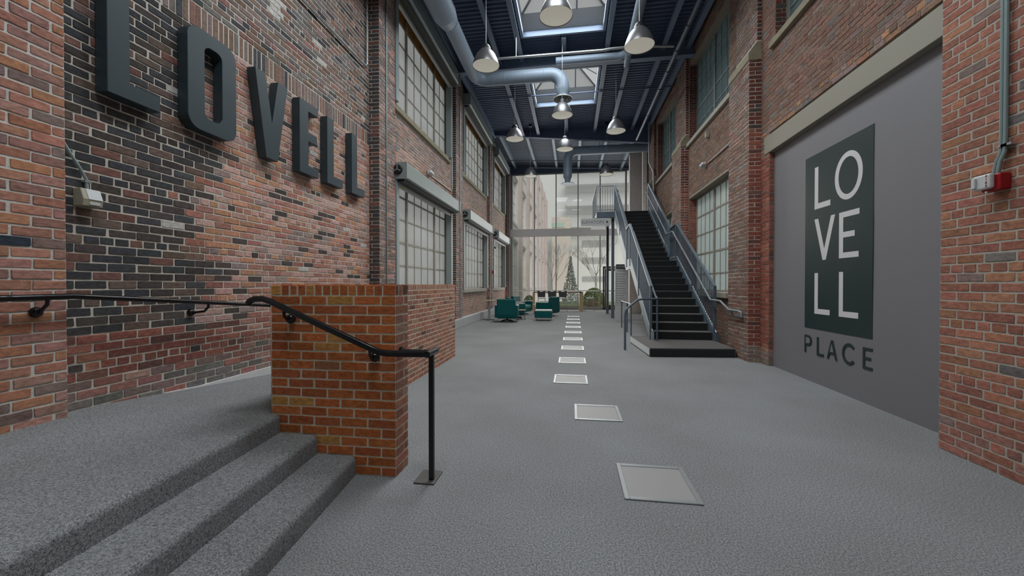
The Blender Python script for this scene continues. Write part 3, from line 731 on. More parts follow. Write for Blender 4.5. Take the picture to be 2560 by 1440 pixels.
# skylights
def skylight(y0, y1, label):
    x0, x1 = SKY_X; cx, cy = (x0 + x1) / 2, (y0 + y1) / 2
    s = thing('skylight', (cx, cy, 8.0), label, 'skylight', 'square skylights in the blue ceiling')
    c = MB(); t = 0.05
    c.box(x0 - t, x0, y0 - t, y1 + t, 8.18, 8.70); c.box(x1, x1 + t, y0 - t, y1 + t, 8.18, 8.70)
    c.box(x0, x1, y0 - t, y0, 8.18, 8.70); c.box(x0, x1, y1, y1 + t, 8.18, 8.70); c.build('upstand', 'upstand', s)
    f = MB(); f.box(x0 - 0.02, x0 + 0.05, y0, y1, 8.04, 8.2); f.box(x1 - 0.05, x1 + 0.02, y0, y1, 8.04, 8.2)
    f.box(x0 + 0.05, x1 - 0.05, y0 - 0.02, y0 + 0.05, 8.04, 8.2); f.box(x0 + 0.05, x1 - 0.05, y1 - 0.05, y1 + 0.02, 8.04, 8.2); f.build('frame', 'beam', s)
    top = [(x0, y0, 8.70), (x1, y0, 8.70), (x1, y1, 8.70), (x0, y1, 8.70)]; ap = (cx, cy, 9.4)
    for k in range(4):
        m = MB(); m.v += [top[k], top[(k + 1) % 4], ap]; m.f.append((0, 1, 2)); m.build('pane', 'sky_pane', s)
        MB().bar(top[k], ap, 0.06, 0.05).build('hip_bar', 'mullion', s)
        a, b2 = Vector(top[k]), Vector(top[(k + 1) % 4]); mid = (a + b2) / 2
        for tt in (0.33, 0.67):
            q = a.lerp(b2, tt); e = Vector(ap).lerp(mid, 0.68 if True else 0)
            hip = Vector(top[k]).lerp(Vector(ap), 0.66) if tt < 0.5 else b2.lerp(Vector(ap), 0.66)
            MB().bar(q, hip, 0.03, 0.03).build('glazing_bar', 'beam_pale', s)
    return s
skylight(*SKY_Y[0], 'skylight over the entrance, behind the viewer')
skylight(*SKY_Y[1], 'skylight directly overhead, nearest the entrance')
skylight(*SKY_Y[2], 'nearer skylight in view, behind the topmost pendant lamp')
skylight(*SKY_Y[3], 'farther skylight, behind the elbow duct and its round diffuser')

# ------------------------------------------------------------------ glass end wall
GW = thing('window_%d' % WN[0], (-0.25, 22.9, 0), kind='structure'); WN[0] += 1
GX = [-3.45, -2.13, -0.90, 0.33, 1.55, 2.95]
MB().box(-3.5, 3.0, 22.84, 22.98, 0.0, 0.13).build('base_rail', 'mullion', GW)
MB().box(-3.5, 3.0, 22.82, 23.0, 4.14, 4.56).build('spandrel', 'spandrel', GW)
MB().box(-3.5, 3.0, 22.86, 22.96, 7.66, 7.74).build('head_rail', 'mullion', GW)
MB().box(-3.45, 2.95, 22.87, 22.95, 1.01, 1.07).build('transom', 'spandrel', GW)
for i, x in enumerate(GX):
    w_ = 0.055 if 0 < i < 5 else 0.09
    MB().box(x - w_ / 2, x + w_ / 2, 22.83, 22.97, 0.13, 4.14).build('mullion', 'mullion', GW)
    MB().box(x - w_ / 2, x + w_ / 2, 22.83, 22.97, 4.56, 7.66).build('mullion', 'mullion', GW)
for a, b in zip(GX, GX[1:]):
    for z0, z1 in ((0.13, 1.01), (1.07, 4.14), (4.56, 7.66)):
        MB().box(a + 0.03, b - 0.03, 22.895, 22.907, z0, z1).build('pane', 'glass', GW)
# ------------------------------------------------------------------ big wall letters
def rrect(y0, y1, z0, z1, r, n=6):
    out = []
    for cx, cz, a0 in ((y1 - r, z1 - r, 0), (y0 + r, z1 - r, 90), (y0 + r, z0 + r, 180), (y1 - r, z0 + r, 270)):
        for k in range(n + 1):
            a = R(a0 + 90 * k / n); out.append((cx + r * math.cos(a), cz + r * math.sin(a)))
    return out
ZB, ZT = 2.957, 3.975
def big_L(y): return [(y, ZB), (y + 0.42, ZB), (y + 0.42, ZB + 0.135), (y + 0.17, ZB + 0.135), (y + 0.17, ZT), (y, ZT)]
big = [
    ('letter_l', MB().prism(big_L(2.715), 'x', -3.817, -3.70), 'big dark metal letter L, nearest, at the start of the brick wall sign'),
    ('letter_o', MB().ring(rrect(3.40, 3.97, ZB, ZT + 0.005, 0.13), rrect(3.585, 3.79, ZB + 0.14, ZT - 0.14, 0.07), 'x', -3.817, -3.70), 'big dark metal letter O with rounded corners on the brick wall'),
    ('letter_v', MB().prism([(4.24, ZT), (4.405, ZT), (4.51, 3.40), (4.62, ZT), (4.79, ZT), (4.605, ZB), (4.41, ZB)], 'x', -3.817, -3.70), 'big dark metal letter V on the brick wall'),
    ('letter_e', MB().prism([(5.02, ZB), (5.43, ZB), (5.43, ZB + 0.125), (5.205, ZB + 0.125), (5.205, 3.43), (5.40, 3.43), (5.40, 3.56), (5.205, 3.56), (5.205, ZT - 0.125), (5.43, ZT - 0.125), (5.43, ZT), (5.02, ZT)], 'x', -3.817, -3.70), 'big dark metal letter E on the brick wall'),
    ('letter_l', MB().prism(big_L(5.645), 'x', -3.817, -3.70), 'big dark metal letter L right after the E on the brick wall'),
    ('letter_l', MB().prism(big_L(6.335), 'x', -3.817, -3.70), 'last big dark metal letter L, farthest along the brick wall sign')]
for nm, mb, lb in big:
    tag(mb.build(nm, 'letter', bevel=0.004, seg=1), lb, 'letter', 'large letters of the wall sign')

# ------------------------------------------------------------------ printed banner on the right wall
ban = thing('wall_banner', (3.42, 5.7, 0), 'tall grey vinyl banner with a dark green LOVELL PLACE panel between brick piers', 'banner')
bm = MB(); nY, nZ = 28, 28
for j in range(nZ + 1):
    for i in range(nY + 1):
        y, z = 3.9 + 3.55 * i / nY, 0.0 + 3.68 * j / nZ
        d = 0.006 * math.sin(y * 2.3 + z * 1.1) + 0.004 * math.sin(z * 3.9 - y)
        if abs(z - (2.2 + 0.12 * (y - 6))) < 0.07: d += 0.004
        bm.v.append((3.4145 + d * 0.3, y, z))
for j in range(nZ):
    for i in range(nY):
        q = j * (nY + 1) + i; bm.f.append((q, q + nY + 1, q + nY + 2, q + 1))
bm.build('sheet', 'banner', ban, smooth=True)
XB = 3.4095
gp = MB().box(XB, XB + 0.01, 5.15, 6.50, 0.77, 3.24).build('green_panel', 'banner_green', ban)
XF = XB - 0.0015
def bpoly(name, pts, mat='banner_white', parent=gp):     # letters read from the hall: y runs leftwards
    return MB().prism(pts, 'x', XF, XB + 0.004).build(name, mat, parent)
def thin_L(y, z0, z1, w, s): return [(y, z0), (y - w, z0), (y - w, z0 + s), (y - s * 1.1, z0 + s), (y - s * 1.1, z1), (y, z1)]
bpoly('letter_l', thin_L(6.27, 2.46, 3.05, 0.35, 0.075))
el = lambda cy, cz, a, b, n=40: [(cy + a * math.cos(2 * math.pi * k / n), cz + b * math.sin(2 * math.pi * k / n)) for k in range(n)]
MB().ring(el(5.575, 2.765, 0.255, 0.30), el(5.575, 2.765, 0.182, 0.232), 'x', XF, XB + 0.001).build('letter_o', 'banner_white', gp)
bpoly('letter_v', [(6.27, 2.32), (6.185, 2.32), (6.045, 1.89), (5.905, 2.32), (5.82, 2.32), (6.01, 1.735), (6.08, 1.735)])
bpoly('letter_e', [(5.74, 1.735), (5.38, 1.735), (5.38, 1.805), (5.66, 1.805), (5.66, 1.995), (5.45, 1.995), (5.45, 2.065), (5.66, 2.065), (5.66, 2.25), (5.37, 2.25), (5.37, 2.32), (5.74, 2.32)])
bpoly('letter_l', thin_L(6.26, 0.985, 1.56, 0.34, 0.072)); bpoly('letter_l', thin_L(5.735, 0.985, 1.56, 0.355, 0.072))
G = dict(mat='banner_green', parent=ban)
z0, z1, s = 0.405, 0.66, 0.033
p_ = [(6.50, z0), (6.462, z0), (6.462, z0 + 0.10), (6.42, z0 + 0.10)] + [(6.40 - 0.078 * math.cos(a), z0 + 0.178 + 0.078 * math.sin(a)) for a in [R(-90 + 180 * k / 10) for k in range(11)]] + [(6.42, z1), (6.50, z1)]
bpoly('letter_p', p_[:4] + [(6.40, z0 + 0.10)] + [(6.40 - 0.078 * math.cos(R(t)), z0 + 0.1775 + 0.0775 * math.sin(R(t))) for t in range(-80, 81, 20)] + [(6.40, z1), (6.50, z1)] , **G)
MB().prism([(6.462, z0 + 0.135), (6.405, z0 + 0.135)] + [(6.405 - 0.045 * math.cos(R(t)), z0 + 0.1775 + 0.043 * math.sin(R(t))) for t in range(-80, 81, 20)] + [(6.405, z1 - 0.035), (6.462, z1 - 0.035)], 'x', XF - 0.0015, XF - 0.0005).build('letter_bowl', 'banner', ban)
bpoly('letter_l', thin_L(6.20, z0, z1, 0.15, s), **G)
bpoly('letter_a', [(5.975, z0), (5.94, z0), (5.917, z0 + 0.065), (5.823, z0 + 0.065), (5.80, z0), (5.765, z0), (5.852, z1), (5.888, z1)], **G)
MB().prism([(5.907, z0 + 0.097), (5.833, z0 + 0.097), (5.87, z0 + 0.205)], 'x', XF - 0.0015, XF - 0.0005).build('letter_counter', 'banner', ban)
C0 = [(5.54 + 0.128 * math.cos(R(t)), (z0 + z1) / 2 + 0.134 * math.sin(R(t))) for t in range(-138, 139, 12)]
C1 = [(5.54 + 0.092 * math.cos(R(t)), (z0 + z1) / 2 + 0.098 * math.sin(R(t))) for t in range(138, -139, -12)]
bpoly('letter_c', C0 + C1, **G)
bpoly('letter_e', [(5.30, z0), (5.145, z0), (5.145, z0 + s), (5.265, z0 + s), (5.265, 0.517), (5.17, 0.517), (5.17, 0.517 + s), (5.265, 0.517 + s), (5.265, z1 - s), (5.145, z1 - s), (5.145, z1), (5.30, z1)], **G)
lint = tag(MB().box(3.325, 3.44, 3.92, 7.61, 3.66, 3.955).build('lintel_beam', 'cream', bevel=0.006), 'cream painted steel lintel beam above the grey banner', 'beam')

# ------------------------------------------------------------------ near wall fittings
def arc(c, r, a0, a1, n, fu, fv):
    c, fu, fv = Vector(c), Vector(fu), Vector(fv)
    return [tuple(c + fu * (r * math.cos(R(a0 + (a1 - a0) * k / n))) + fv * (r * math.sin(R(a0 + (a1 - a0) * k / n)))) for k in range(n + 1)]
sb = thing('motion_sensor', (-3.80, 2.63, 2.01), 'beige wall sensor box with a slanted face and white lens beside the near brick pier', 'sensor')
MB().prism([(-3.826, 2.01), (-3.735, 2.01), (-3.725, 2.065), (-3.755, 2.15), (-3.826, 2.15)], 'y', 2.565, 2.70).build('housing', 'beige_plastic', sb, bevel=0.006)
MB().prism([(-3.731, 2.065), (-3.722, 2.065), (-3.752, 2.148), (-3.758, 2.148)], 'y', 2.60, 2.695).build('cover', 'white_plastic', sb)
MB().box(-3.735, -3.728, 2.61, 2.68, 2.025, 2.055).build('lens', 'white_plastic', sb)
cd = thing('sensor_conduit', (-3.8, 2.63, 2.15), 'short bent pale green conduit rising from the beige sensor box', 'conduit')
MB().tube([(-3.80, 2.64, 2.15), (-3.80, 2.635, 2.23), (-3.80, 2.60, 2.30), (-3.805, 2.53, 2.42), (-3.805, 2.47, 2.52), (-3.805, 2.40, 2.6)], 0.011).build('pipe', 'conduit_green', cd, smooth=True)
MB().box(-3.825, -3.787, 2.62, 2.665, 2.205, 2.222).build('strap', 'conduit_green', cd)
fa = thing('fire_alarm', (3.08, 3.45, 2.09), 'red and white FIRE alarm strobe on the right brick pier', 'fire alarm')
MB().box(3.035, 3.105, 3.36, 3.50, 2.085, 2.205).build('back_box', 'red', fa, bevel=0.01)
MB().box(3.0, 3.036, 3.395, 3.525, 2.10, 2.21).build('strobe_plate', 'white_plastic', fa, bevel=0.012)
MB().box(2.985, 3.002, 3.49, 3.52, 2.115, 2.195).build('strobe_lens', 'white_plastic', fa, bevel=0.006)
for i, ch in enumerate('FIRE'):
    t = text(ch, 0.026, fa, 'red', depth=0.001); t.location = (2.999 - 3.08, 3.42 - 3.45, 2.19 - 0.023 * i - 2.09); t.rotation_euler = (R(90), 0, R(-90))
MB().tube([(3.02, 3.44, 2.085), (3.02, 3.44, 2.07)], 0.008).build('test_knob', 'white_plastic', fa)
for dy, lb in ((0.0, 'left'), (0.028, 'right')):
    c = thing('conduit', (3.08, 3.415 - dy, 2.2), 'vertical pale green conduit above the fire alarm, %s one of the pair' % lb, 'conduit', 'twin conduits above the fire alarm')
    MB().tube([(3.07, 3.445 - dy, 2.2), (3.07, 3.43 - dy, 2.29), (3.085, 3.415 - dy, 2.36), (3.085, 3.41 - dy, 2.5), (3.085, 3.41 - dy, 8.1)], 0.0125).build('pipe', 'conduit_green', c, smooth=True)
    MB().box(3.07, 3.10, 3.36 - dy, 3.43 - dy, 2.395, 2.412).build('strap', 'conduit', c)
cw = thing('conduit', (-3.8, 6.1, 5.4), 'grey conduit running along the brick wall above the letters and turning up at the corner', 'conduit')
MB().tube([(-3.79, 2.6, 5.44), (-3.79, 6.9, 5.44)] + arc((-3.79, 6.9, 5.56), 0.12, -90, 0, 6, (0, 1, 0), (0, 0, 1))[1:] + [(-3.79, 7.02, 8.1)], 0.016).build('pipe', 'conduit', cw, smooth=True)
cv = tag(MB().tube([(-3.60, 7.42, 0.3), (-3.60, 7.42, 8.1)], 0.014).build('conduit', 'conduit_green', smooth=True), 'thin vertical conduit on the first left pilaster beside the big window', 'conduit')

# ------------------------------------------------------------------ handrails
hr = thing('wall_handrail', (-3.7, 2.3, 0.42), 'long black handrail on curved brackets along the left brick wall', 'handrail')
rail_pts = [(-3.715, 2.02, 1.30), (-3.66, 2.02, 1.305), (-3.625, 2.05, 1.31), (-3.62, 2.12, 1.31), (-3.62, 2.43, 1.313)] + [(-3.62, y, 1.313 - (y - 2.43) * 0.0865) for y in (2.6, 4.4, 7.6)]
MB().tube(rail_pts, 0.0215, 12).build('rail', 'black_paint', hr, smooth=True)
def wall_bracket(y, xw, zt):
    b = MB().tube([(xw + 0.005, y, zt - 0.105), (xw + 0.05, y, zt - 0.105), (-3.66, y, zt - 0.09), (-3.625, y + 0.01, zt - 0.05), (-3.62, y + 0.01, zt - 0.01)], 0.012, 8).build('bracket', 'black_paint', hr, smooth=True)
    MB().lathe([(0, 0), (0.036, 0), (0.038, 0.012), (0.03, 0.03), (0.018, 0.04), (0, 0.042)], (xw, y, zt - 0.105), 18, 'x').build('rosette', 'black_paint', b, smooth=True)
wall_bracket(2.27, -3.715, 1.31); wall_bracket(3.52, -3.825, 1.22); wall_bracket(4.9, -3.825, 1.10); wall_bracket(6.4, -3.825, 0.97)
pr = thing('step_handrail', (-1.0, 2.75, 0), 'black tubular handrail with a floor post on the brick parapet by the steps', 'handrail')
yR = 2.645
MB().tube([(-2.375, yR, 1.258), (-2.36, yR, 1.278), (-2.32, yR, 1.292), (-2.25, yR, 1.292), (-2.19, yR, 1.274), (-2.15, yR, 1.255), (-1.40, yR, 0.945), (-1.34, yR, 0.922), (-1.28, yR, 0.915), (-0.985, yR, 0.918)], 0.0235, 12).build('rail', 'black_paint', pr, smooth=True)
MB().tube([(-0.985, yR - 0.022, 0.918), (-0.985, 2.82, 0.918)], 0.0235, 12).build('rail_return', 'black_paint', pr, smooth=True)
MB().tube([(-0.985, 2.80, 0.905), (-1.25, 2.80, 0.905)], 0.018, 10).build('wall_arm', 'black_paint', pr, smooth=True)
MB().lathe([(0, 0), (0.035, 0), (0.035, 0.012), (0, 0.014)], (-1.2555, 2.80, 0.905), 16, 'x').build('rosette', 'black_paint', pr)
MB().box(-1.003, -0.967, 2.70, 2.736, 0.012, 0.90).build('post', 'black_paint', pr, bevel=0.006)
MB().box(-1.10, -0.95, 2.66, 2.86, 0.0, 0.012).build('base_plate', 'plate_steel', pr, bevel=0.003)
for x, zt in ((-2.085, 1.222), (-1.415, 0.952)):
    b = MB().tube([(x, 2.73, zt - 0.08), (x, 2.68, zt - 0.08), (x, 2.65, zt - 0.06), (x, yR, zt - 0.015)], 0.011, 8).build('bracket', 'black_paint', pr, smooth=True)
    MB().lathe([(0, 0), (0.034, 0), (0.036, -0.01), (0.03, -0.03), (0.016, -0.04), (0, -0.042)], (x, 2.727, zt - 0.08), 18, 'y').build('rosette', 'black_paint', b, smooth=True)

# ------------------------------------------------------------------ floor lights
FL = [(0.585, 2.93), (0.272, 4.44), (-0.018, 5.95)] + [(0.005 + 0.008 * k, 7.42 + 1.46 * k) for k in range(8)]
names = ['nearest', 'second nearest', 'third nearest', 'fourth nearest', 'fifth nearest', 'sixth nearest', 'seventh nearest', 'eighth nearest', 'third farthest', 'second farthest', 'farthest']
for (x, y), nm in zip(FL, names):
    t = thing('floor_light', (x, y, 0), 'square white lit floor panel in an aluminium frame, %s in the row' % nm, 'floor light', 'row of lit panels in the carpet')
    f = MB(); a, b = 0.245, 0.262; w_ = 0.034
    for q in ((-a, -a + w_, -b, b), (a - w_, a, -b, b), (-a + w_, a - w_, -b, -b + w_), (-a + w_, a - w_, b - w_, b)):
        f.box(x + q[0], x + q[1], y + q[2], y + q[3], 0.0, 0.011)
    f.build('frame', 'alu', t, bevel=0.003, seg=1)
    MB().box(x - a + w_, x + a - w_, y - b + w_, y + b - w_, 0.0, 0.004).build('panel', 'floor_glow', t)

# ------------------------------------------------------------------ roller shutters on the left windows
def shutter(a, b, zh, ztop, zsill, label, end_wheel):
    s = thing('roller_shutter', (-3.6, (a + b) / 2, zsill), label, 'roller shutter', 'roller shutters over the left windows')
    h = MB().prism([(-3.74, zh), (-3.40, zh), (-3.37, zh + 0.02), (-3.37, ztop), (-3.74, ztop)], 'y', a, b).build('housing', 'shutter', s, bevel=0.006, seg=1)
    e = MB().box(-3.74, -3.355, a - 0.02, a, zh - 0.01, ztop + 0.012).build('end_plate', 'shutter', s)
    zc, xc, r = (zh + ztop) / 2 + 0.02, -3.545, 0.098
    if end_wheel:
        MB().lathe([(0, -0.045), (r * 0.9, -0.045), (r, -0.035), (r, 0)], (xc, a - 0.02, zc), 20, 'y').build('motor_cap', 'black_plastic', e, smooth=True)
        sp = MB()
        for k in range(3):
            an = R(90 + 120 * k); sp.bar((xc, a - 0.068, zc), (xc + 0.08 * math.cos(an), a - 0.068, zc + 0.08 * math.sin(an)), 0.02, 0.02, (0, 1, 0))
        sp.build('spokes', 'shutter', e)
    MB().box(-3.74, -3.345, b, b + 0.06, zh - 0.01, ztop + 0.012).build('end_plate', 'shutter', s)
    MB().box(-3.68, -3.44, a + 0.04, b - 0.03, zh - 0.05, zh).build('slot_seal', 'shutter_dark', s)
    MB().box(-3.66, -3.60, a + 0.10, b - 0.10, zh - 0.13, zh - 0.04).build('bottom_bar', 'mullion', s)
    for y in (a + 0.22, b - 0.42): MB().box(-3.60, -3.597, y, y + 0.2, zh - 0.115, zh - 0.085).build('warning_label', 'yellow', s)
    for y0, y1 in ((a, a + 0.13), (b - 0.12, b + 0.02)):
        g = MB(); g.box(-3.75, -3.585, y0, y1, zsill, zh); g.build('guide_rail', 'shutter', s, bevel=0.006, seg=1)
for (a, b), nm in zip(WIN_L, ('nearest', 'middle', 'farthest')):
    shutter(a - 0.02, b, 3.585, 3.905, 1.24, 'grey roller shutter housing and rails at the %s ground level left window' % nm, True)
    shutter(a - 0.02, b, 7.42, 7.78, 5.21, 'dark grey roller shutter at the %s upper left window' % nm, False)

# flood lights and conduits on the walls
def flood(loc, nrm, run, label):
    t = thing('flood_light', loc, label, 'light')
    x, y, z = loc
    MB().tube(run, 0.014).build('conduit', 'conduit', t, smooth=True)
    MB().lathe([(0.0, 0), (0.03, 0), (0.055, 0.09), (0.0, 0.095)], (x + nrm * 0.05, y - 0.06, z), 14, 'y').build('lamp_head', 'white_plastic', t, smooth=True)
    MB().lathe([(0.0, 0), (0.03, 0), (0.055, 0.09), (0.0, 0.095)], (x + nrm * 0.05, y + 0.05, z - 0.01), 14, 'y').build('lamp_head', 'white_plastic', t, smooth=True)
    MB().box(x - 0.02, x + 0.02 + nrm * 0.02, y - 0.05, y + 0.05, z - 0.05, z + 0.05).build('junction_box', 'white_plastic', t, bevel=0.008)
flood((-3.70, 10.0, 4.32), 1, [(-3.71, 10.1, 4.3), (-3.71, 12.0, 4.3)] + arc((-3.71, 12.0, 4.42), 0.12, -90, 0, 5, (0, 1, 0), (0, 0, 1))[1:] + [(-3.71, 12.12, 7.7)], 'white twin flood light head with bent conduit above the nearest left shutter')
flood((3.30, 10.65, 4.42), -1, [(3.31, 10.55, 4.40), (3.31, 8.7, 4.40)], 'white twin flood light on a straight conduit above the lower right window')
flood((-3.70, 19.2, 3.98), 1, [(-3.71, 19.1, 4.0), (-3.71, 18.3, 4.0)], 'white flood light above the farthest left shutter')
tag(MB().box(3.25, 3.33, 10.46, 10.56, 5.02, 5.15).build('junction_box', 'beige_plastic', bevel=0.008), 'small beige box under the right upper window sill', 'box')
tag(MB().tube([(-3.595, 12.65, 0.3), (-3.595, 12.65, 8.1)], 0.016).build('conduit', 'conduit', smooth=True), 'vertical conduit on the second left pilaster between the shutters', 'conduit')
tag(MB().tube([(-3.595, 17.8, 0.3), (-3.595, 17.8, 8.1)], 0.016).build('conduit', 'conduit', smooth=True), 'vertical conduit on the third left pilaster', 'conduit')
fb = thing('fire_alarm', (-3.6, 18.0, 1.9), 'small red and white alarm on the far left pilaster above the chairs', 'fire alarm')
MB().box(-3.615, -3.55, 18.0, 18.1, 1.9, 2.04).build('back_box', 'red', fb, bevel=0.008); MB().box(-3.55, -3.52, 18.02, 18.13, 1.91, 2.02).build('strobe_plate', 'white_plastic', fb, bevel=0.006)
sc = thing('security_camera', (-3.6, 18.12, 3.1), 'white dome camera on the left wall under the farthest shutter', 'camera')
MB().lathe([(0, 0), (0.06, 0), (0.06, 0.06), (0, 0.06)], (-3.5, 18.12, 3.1), 16).build('body', 'white_plastic', sc, smooth=True)
MB().lathe([(0.05, 0), (0.045, -0.03), (0.025, -0.05), (0, -0.055)], (-3.5, 18.12, 3.1), 16).build('dome', 'black_plastic', sc, smooth=True)
MB().box(-3.62, -3.5, 18.09, 18.15, 3.13, 3.17).build('arm', 'white_plastic', sc)

# ------------------------------------------------------------------ staircase
ST = thing('staircase', (2.4, 9.3, 0), 'long slate blue steel staircase with black carpeted treads against the right wall', 'staircase')
LX, RX = 1.78, 3.05
pts = [(1.48, 8.0), (3.10, 8.16), (3.10, 9.95), (1.38, 9.90)]
MB().prism(pts, 'z', 0.0, 0.172).build('base_platform', 'carpet_dark', ST, bevel=0.03, seg=3)
RIS, TR = 0.1758, 0.305
steps_yz = [(9.33 + TR * i, 0.17 + RIS * (i + 1)) for i in range(11)] + [(13.28 + 0.298 * i, 0.17 + RIS * (i + 12)) for i in range(13)]
for i, (y, z) in enumerate(steps_yz):
    ln = 0.335 if i not in (10, 23) else (0.96 if i == 10 else 0.3)
    MB().prism([(y, z - RIS - 0.02), (y - 0.012, z - 0.03), (y - 0.012, z), (y + ln, z), (y + ln, z - 0.05), (y + ln - 0.02, z - RIS - 0.02)], 'x', LX, RX).build('step', 'carpet_dark', ST, bevel=0.012, seg=2)
def nz(y):      # nosing line
    if y < 12.4: return 0.346 + (y - 9.33) * RIS / TR
    if y < 13.28: return 2.104
    return 2.28 + (y - 13.28) * RIS / 0.298
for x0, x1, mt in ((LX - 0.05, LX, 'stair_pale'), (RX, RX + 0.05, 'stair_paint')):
    MB().prism([(9.12, 0.172), (9.40, 0.172), (12.45, nz(12.39) - 0.24), (13.28, 2.104 - 0.25), (13.40, 2.104 - 0.24), (16.9, 4.39 - 0.35), (16.9, 4.42), (13.25, 2.31), (13.15, 2.19), (12.42, 2.19), (9.2, nz(9.2) + 0.06), (9.12, 0.36)], 'x', x0, x1).build('stringer', mt, ST)
    MB().tube([(x0 + 0.025, 9.15, nz(9.15) + 0.12), (x0 + 0.025, 12.42, nz(12.39) + 0.12), (x0 + 0.025, 13.2, 2.23), (x0 + 0.025, 16.9, 4.53)], 0.016, 6).build('toe_rail', 'stair_pale', ST)
def guard(x, side):
    top = [(9.25, nz(9.25) + 1.05), (12.5, nz(12.39) + 1.11), (13.22, 2.104 + 1.06), (16.95, nz(16.95) + 1.06)]
    def tz(y):
        for (a, za), (b, zb) in zip(top, top[1:]):
            if a <= y <= b: return za + (zb - za) * (y - a) / (b - a)
        return top[-1][1]
    g = MB()
    for (a, za), (b, zb) in zip(top, top[1:]): g.bar((x, a, za), (x, b, zb), 0.055, 0.045)
    g = g.build('guard_rail', 'stair_rail', ST)
    post = None
    for y in (9.25, 10.9, 12.5, 13.22, 15.1, 16.95):
        MB().box(x - 0.025, x + 0.025, y - 0.03, y + 0.03, nz(min(y, 16.9)) - 0.15 if y > 9.3 else 0.172, tz(y)).build('post', 'stair_paint', g)
    y = 9.36
    while y < 16.9:
        if all(abs(y - q) > 0.05 for q in (10.9, 12.5, 13.22, 15.1)):
            b = MB().box(x - 0.007, x + 0.007, y - 0.007, y + 0.007, nz(y) + 0.11, tz(y) - 0.02).build('baluster', 'stair_paint', g)
        y += 0.088
    return g
guard(LX - 0.045, -1); guard(RX + 0.02, 1)
def rail_z(y, h): return nz(y) + h
HX = LX + 0.06
MB().tube([(HX, 9.1, 1.09), (HX, 9.3, nz(9.3) + 0.82), (HX, 12.45, nz(12.39) + 0.86), (HX, 13.2, 3.0), (HX, 16.9, nz(16.9) + 0.86)], 0.02, 10).build('handrail', 'rail_steel', ST, smooth=True)
MB().tube([(HX, 9.1, 0.172), (HX, 9.1, 1.09)], 0.021, 10).build('newel', 'stair_paint', ST, smooth=True)
MB().tube([(HX, 9.1, 1.085), (1.50, 8.96, 1.085), (1.40, 8.93, 1.065), (1.18, 8.83, 0.90), (1.135, 8.80, 0.84), (1.12, 8.79, 0.76), (1.12, 8.79, 0.0)], 0.023, 10).build('handrail_loop', 'stair_paint', ST, smooth=True)
HX = RX - 0.10
MB().tube([(HX + 0.12, 7.86, 0.80), (HX + 0.12, 7.86, 0.885), (HX + 0.10, 7.95, 0.905), (HX + 0.08, 8.35, 0.905), (HX + 0.05, 8.72, 1.06), (HX, 9.15, 1.07), (HX, 12.45, nz(12.39) + 0.86), (HX, 13.2, 2.98), (HX, 16.95, nz(16.95) + 0.80)], 0.022, 10).build('handrail', 'rail_steel', ST, smooth=True)
MB().tube([(HX + 0.11, 8.3, 0.88), (HX + 0.12, 8.25, 0.80), (HX + 0.13, 7.9, 0.80)], 0.012, 8).build('handrail_brace', 'stair_paint', ST, smooth=True)
# upper landing
ld = MB().box(1.0, 3.33, 16.88, 20.2, 4.14, 4.39).build('landing', 'stair_paint', ST)
MB().box(0.92, 1.72, 16.84, 20.2, 4.11, 4.14).build('landing_flange', 'black_plastic', ST)
lg = MB(); lg.bar((1.0, 16.92, 5.44), (1.72, 16.92, 5.44), 0.05, 0.04); lg.bar((1.0, 16.92, 5.44), (1.0, 20.1, 5.44), 0.05, 0.04)
lg.bar((1.0, 16.92, 4.47), (1.72, 16.92, 4.47), 0.04, 0.03); lg = lg.build('guard_rail', 'rail_steel', ST)
for k in range(7): MB().box(1.04 + 0.1 * k, 1.054 + 0.1 * k, 16.91, 16.93, 4.39, 5.43).build('baluster', 'stair_paint', lg)
for k in range(30): MB().box(0.993, 1.007, 17.0 + 0.104 * k, 17.014 + 0.104 * k, 4.39, 5.43).build('baluster', 'stair_paint', lg)
for y in (17.1, 19.6): MB().box(1.62, 1.74, y, y + 0.12, 0.0, 4.14).build('column', 'stair_paint', ST, bevel=0.006, seg=1)
br = thing('barrier_rail', (1.62, 12.0, 0), 'low dark railing with thin posts beside the staircase stringer', 'railing')
MB().tube([(1.60, 13.4, 0.86), (1.60, 11.3, 0.86)], 0.018, 8).build('top_rail', 'rail_steel', br)
for y in (13.4, 12.1, 11.3): MB().tube([(1.60, y, 0.0), (1.60, y, 0.86)], 0.018, 8).build('post', 'stair_paint', br)

# ------------------------------------------------------------------ signs
es = thing('elevator_sign', (0.95, 16.78, 3.82), 'pale ELEVATORS sign with an arrow hanging under the stair landing', 'sign')
MB().box(0.36, 1.53, 16.74, 16.79, 3.80, 4.11).build('panel', 'sign_white', es)
t = text('ELEVATORS', 0.175, es, 'sign_grey'); t.location = (-0.11, -0.043, 0.135); t.rotation_euler = (R(90), 0, 0); t.scale = (1.0, 1, 1)
MB().prism([(1.385, 3.895), (1.47, 3.955), (1.385, 4.015)], 'y', 16.735, 16.741).build('arrow', 'sign_ink', es)
ds = thing('directory_sign', (1.9, 15.85, 0), 'white directory board headed LOVELL PLACE under the staircase', 'sign')
MB().box(1.64, 2.14, 15.8, 15.88, 0.0, 2.12).build('board', 'sign_white', ds)
hd = MB().box(1.67, 2.11, 15.79, 15.80, 2.0, 2.17).build('heading', 'sign_ink', ds)
t = text('LOVELL', 0.115, ds, 'sign_white'); t.location = (-0.01, -0.064, 2.082); t.rotation_euler = (R(90), 0, 0)
t = text('PLACE', 0.085, ds, 'sign_grey'); t.location = (-0.01, -0.054, 1.93); t.rotation_euler = (R(90), 0, 0); t.scale = (1.3, 1, 1)
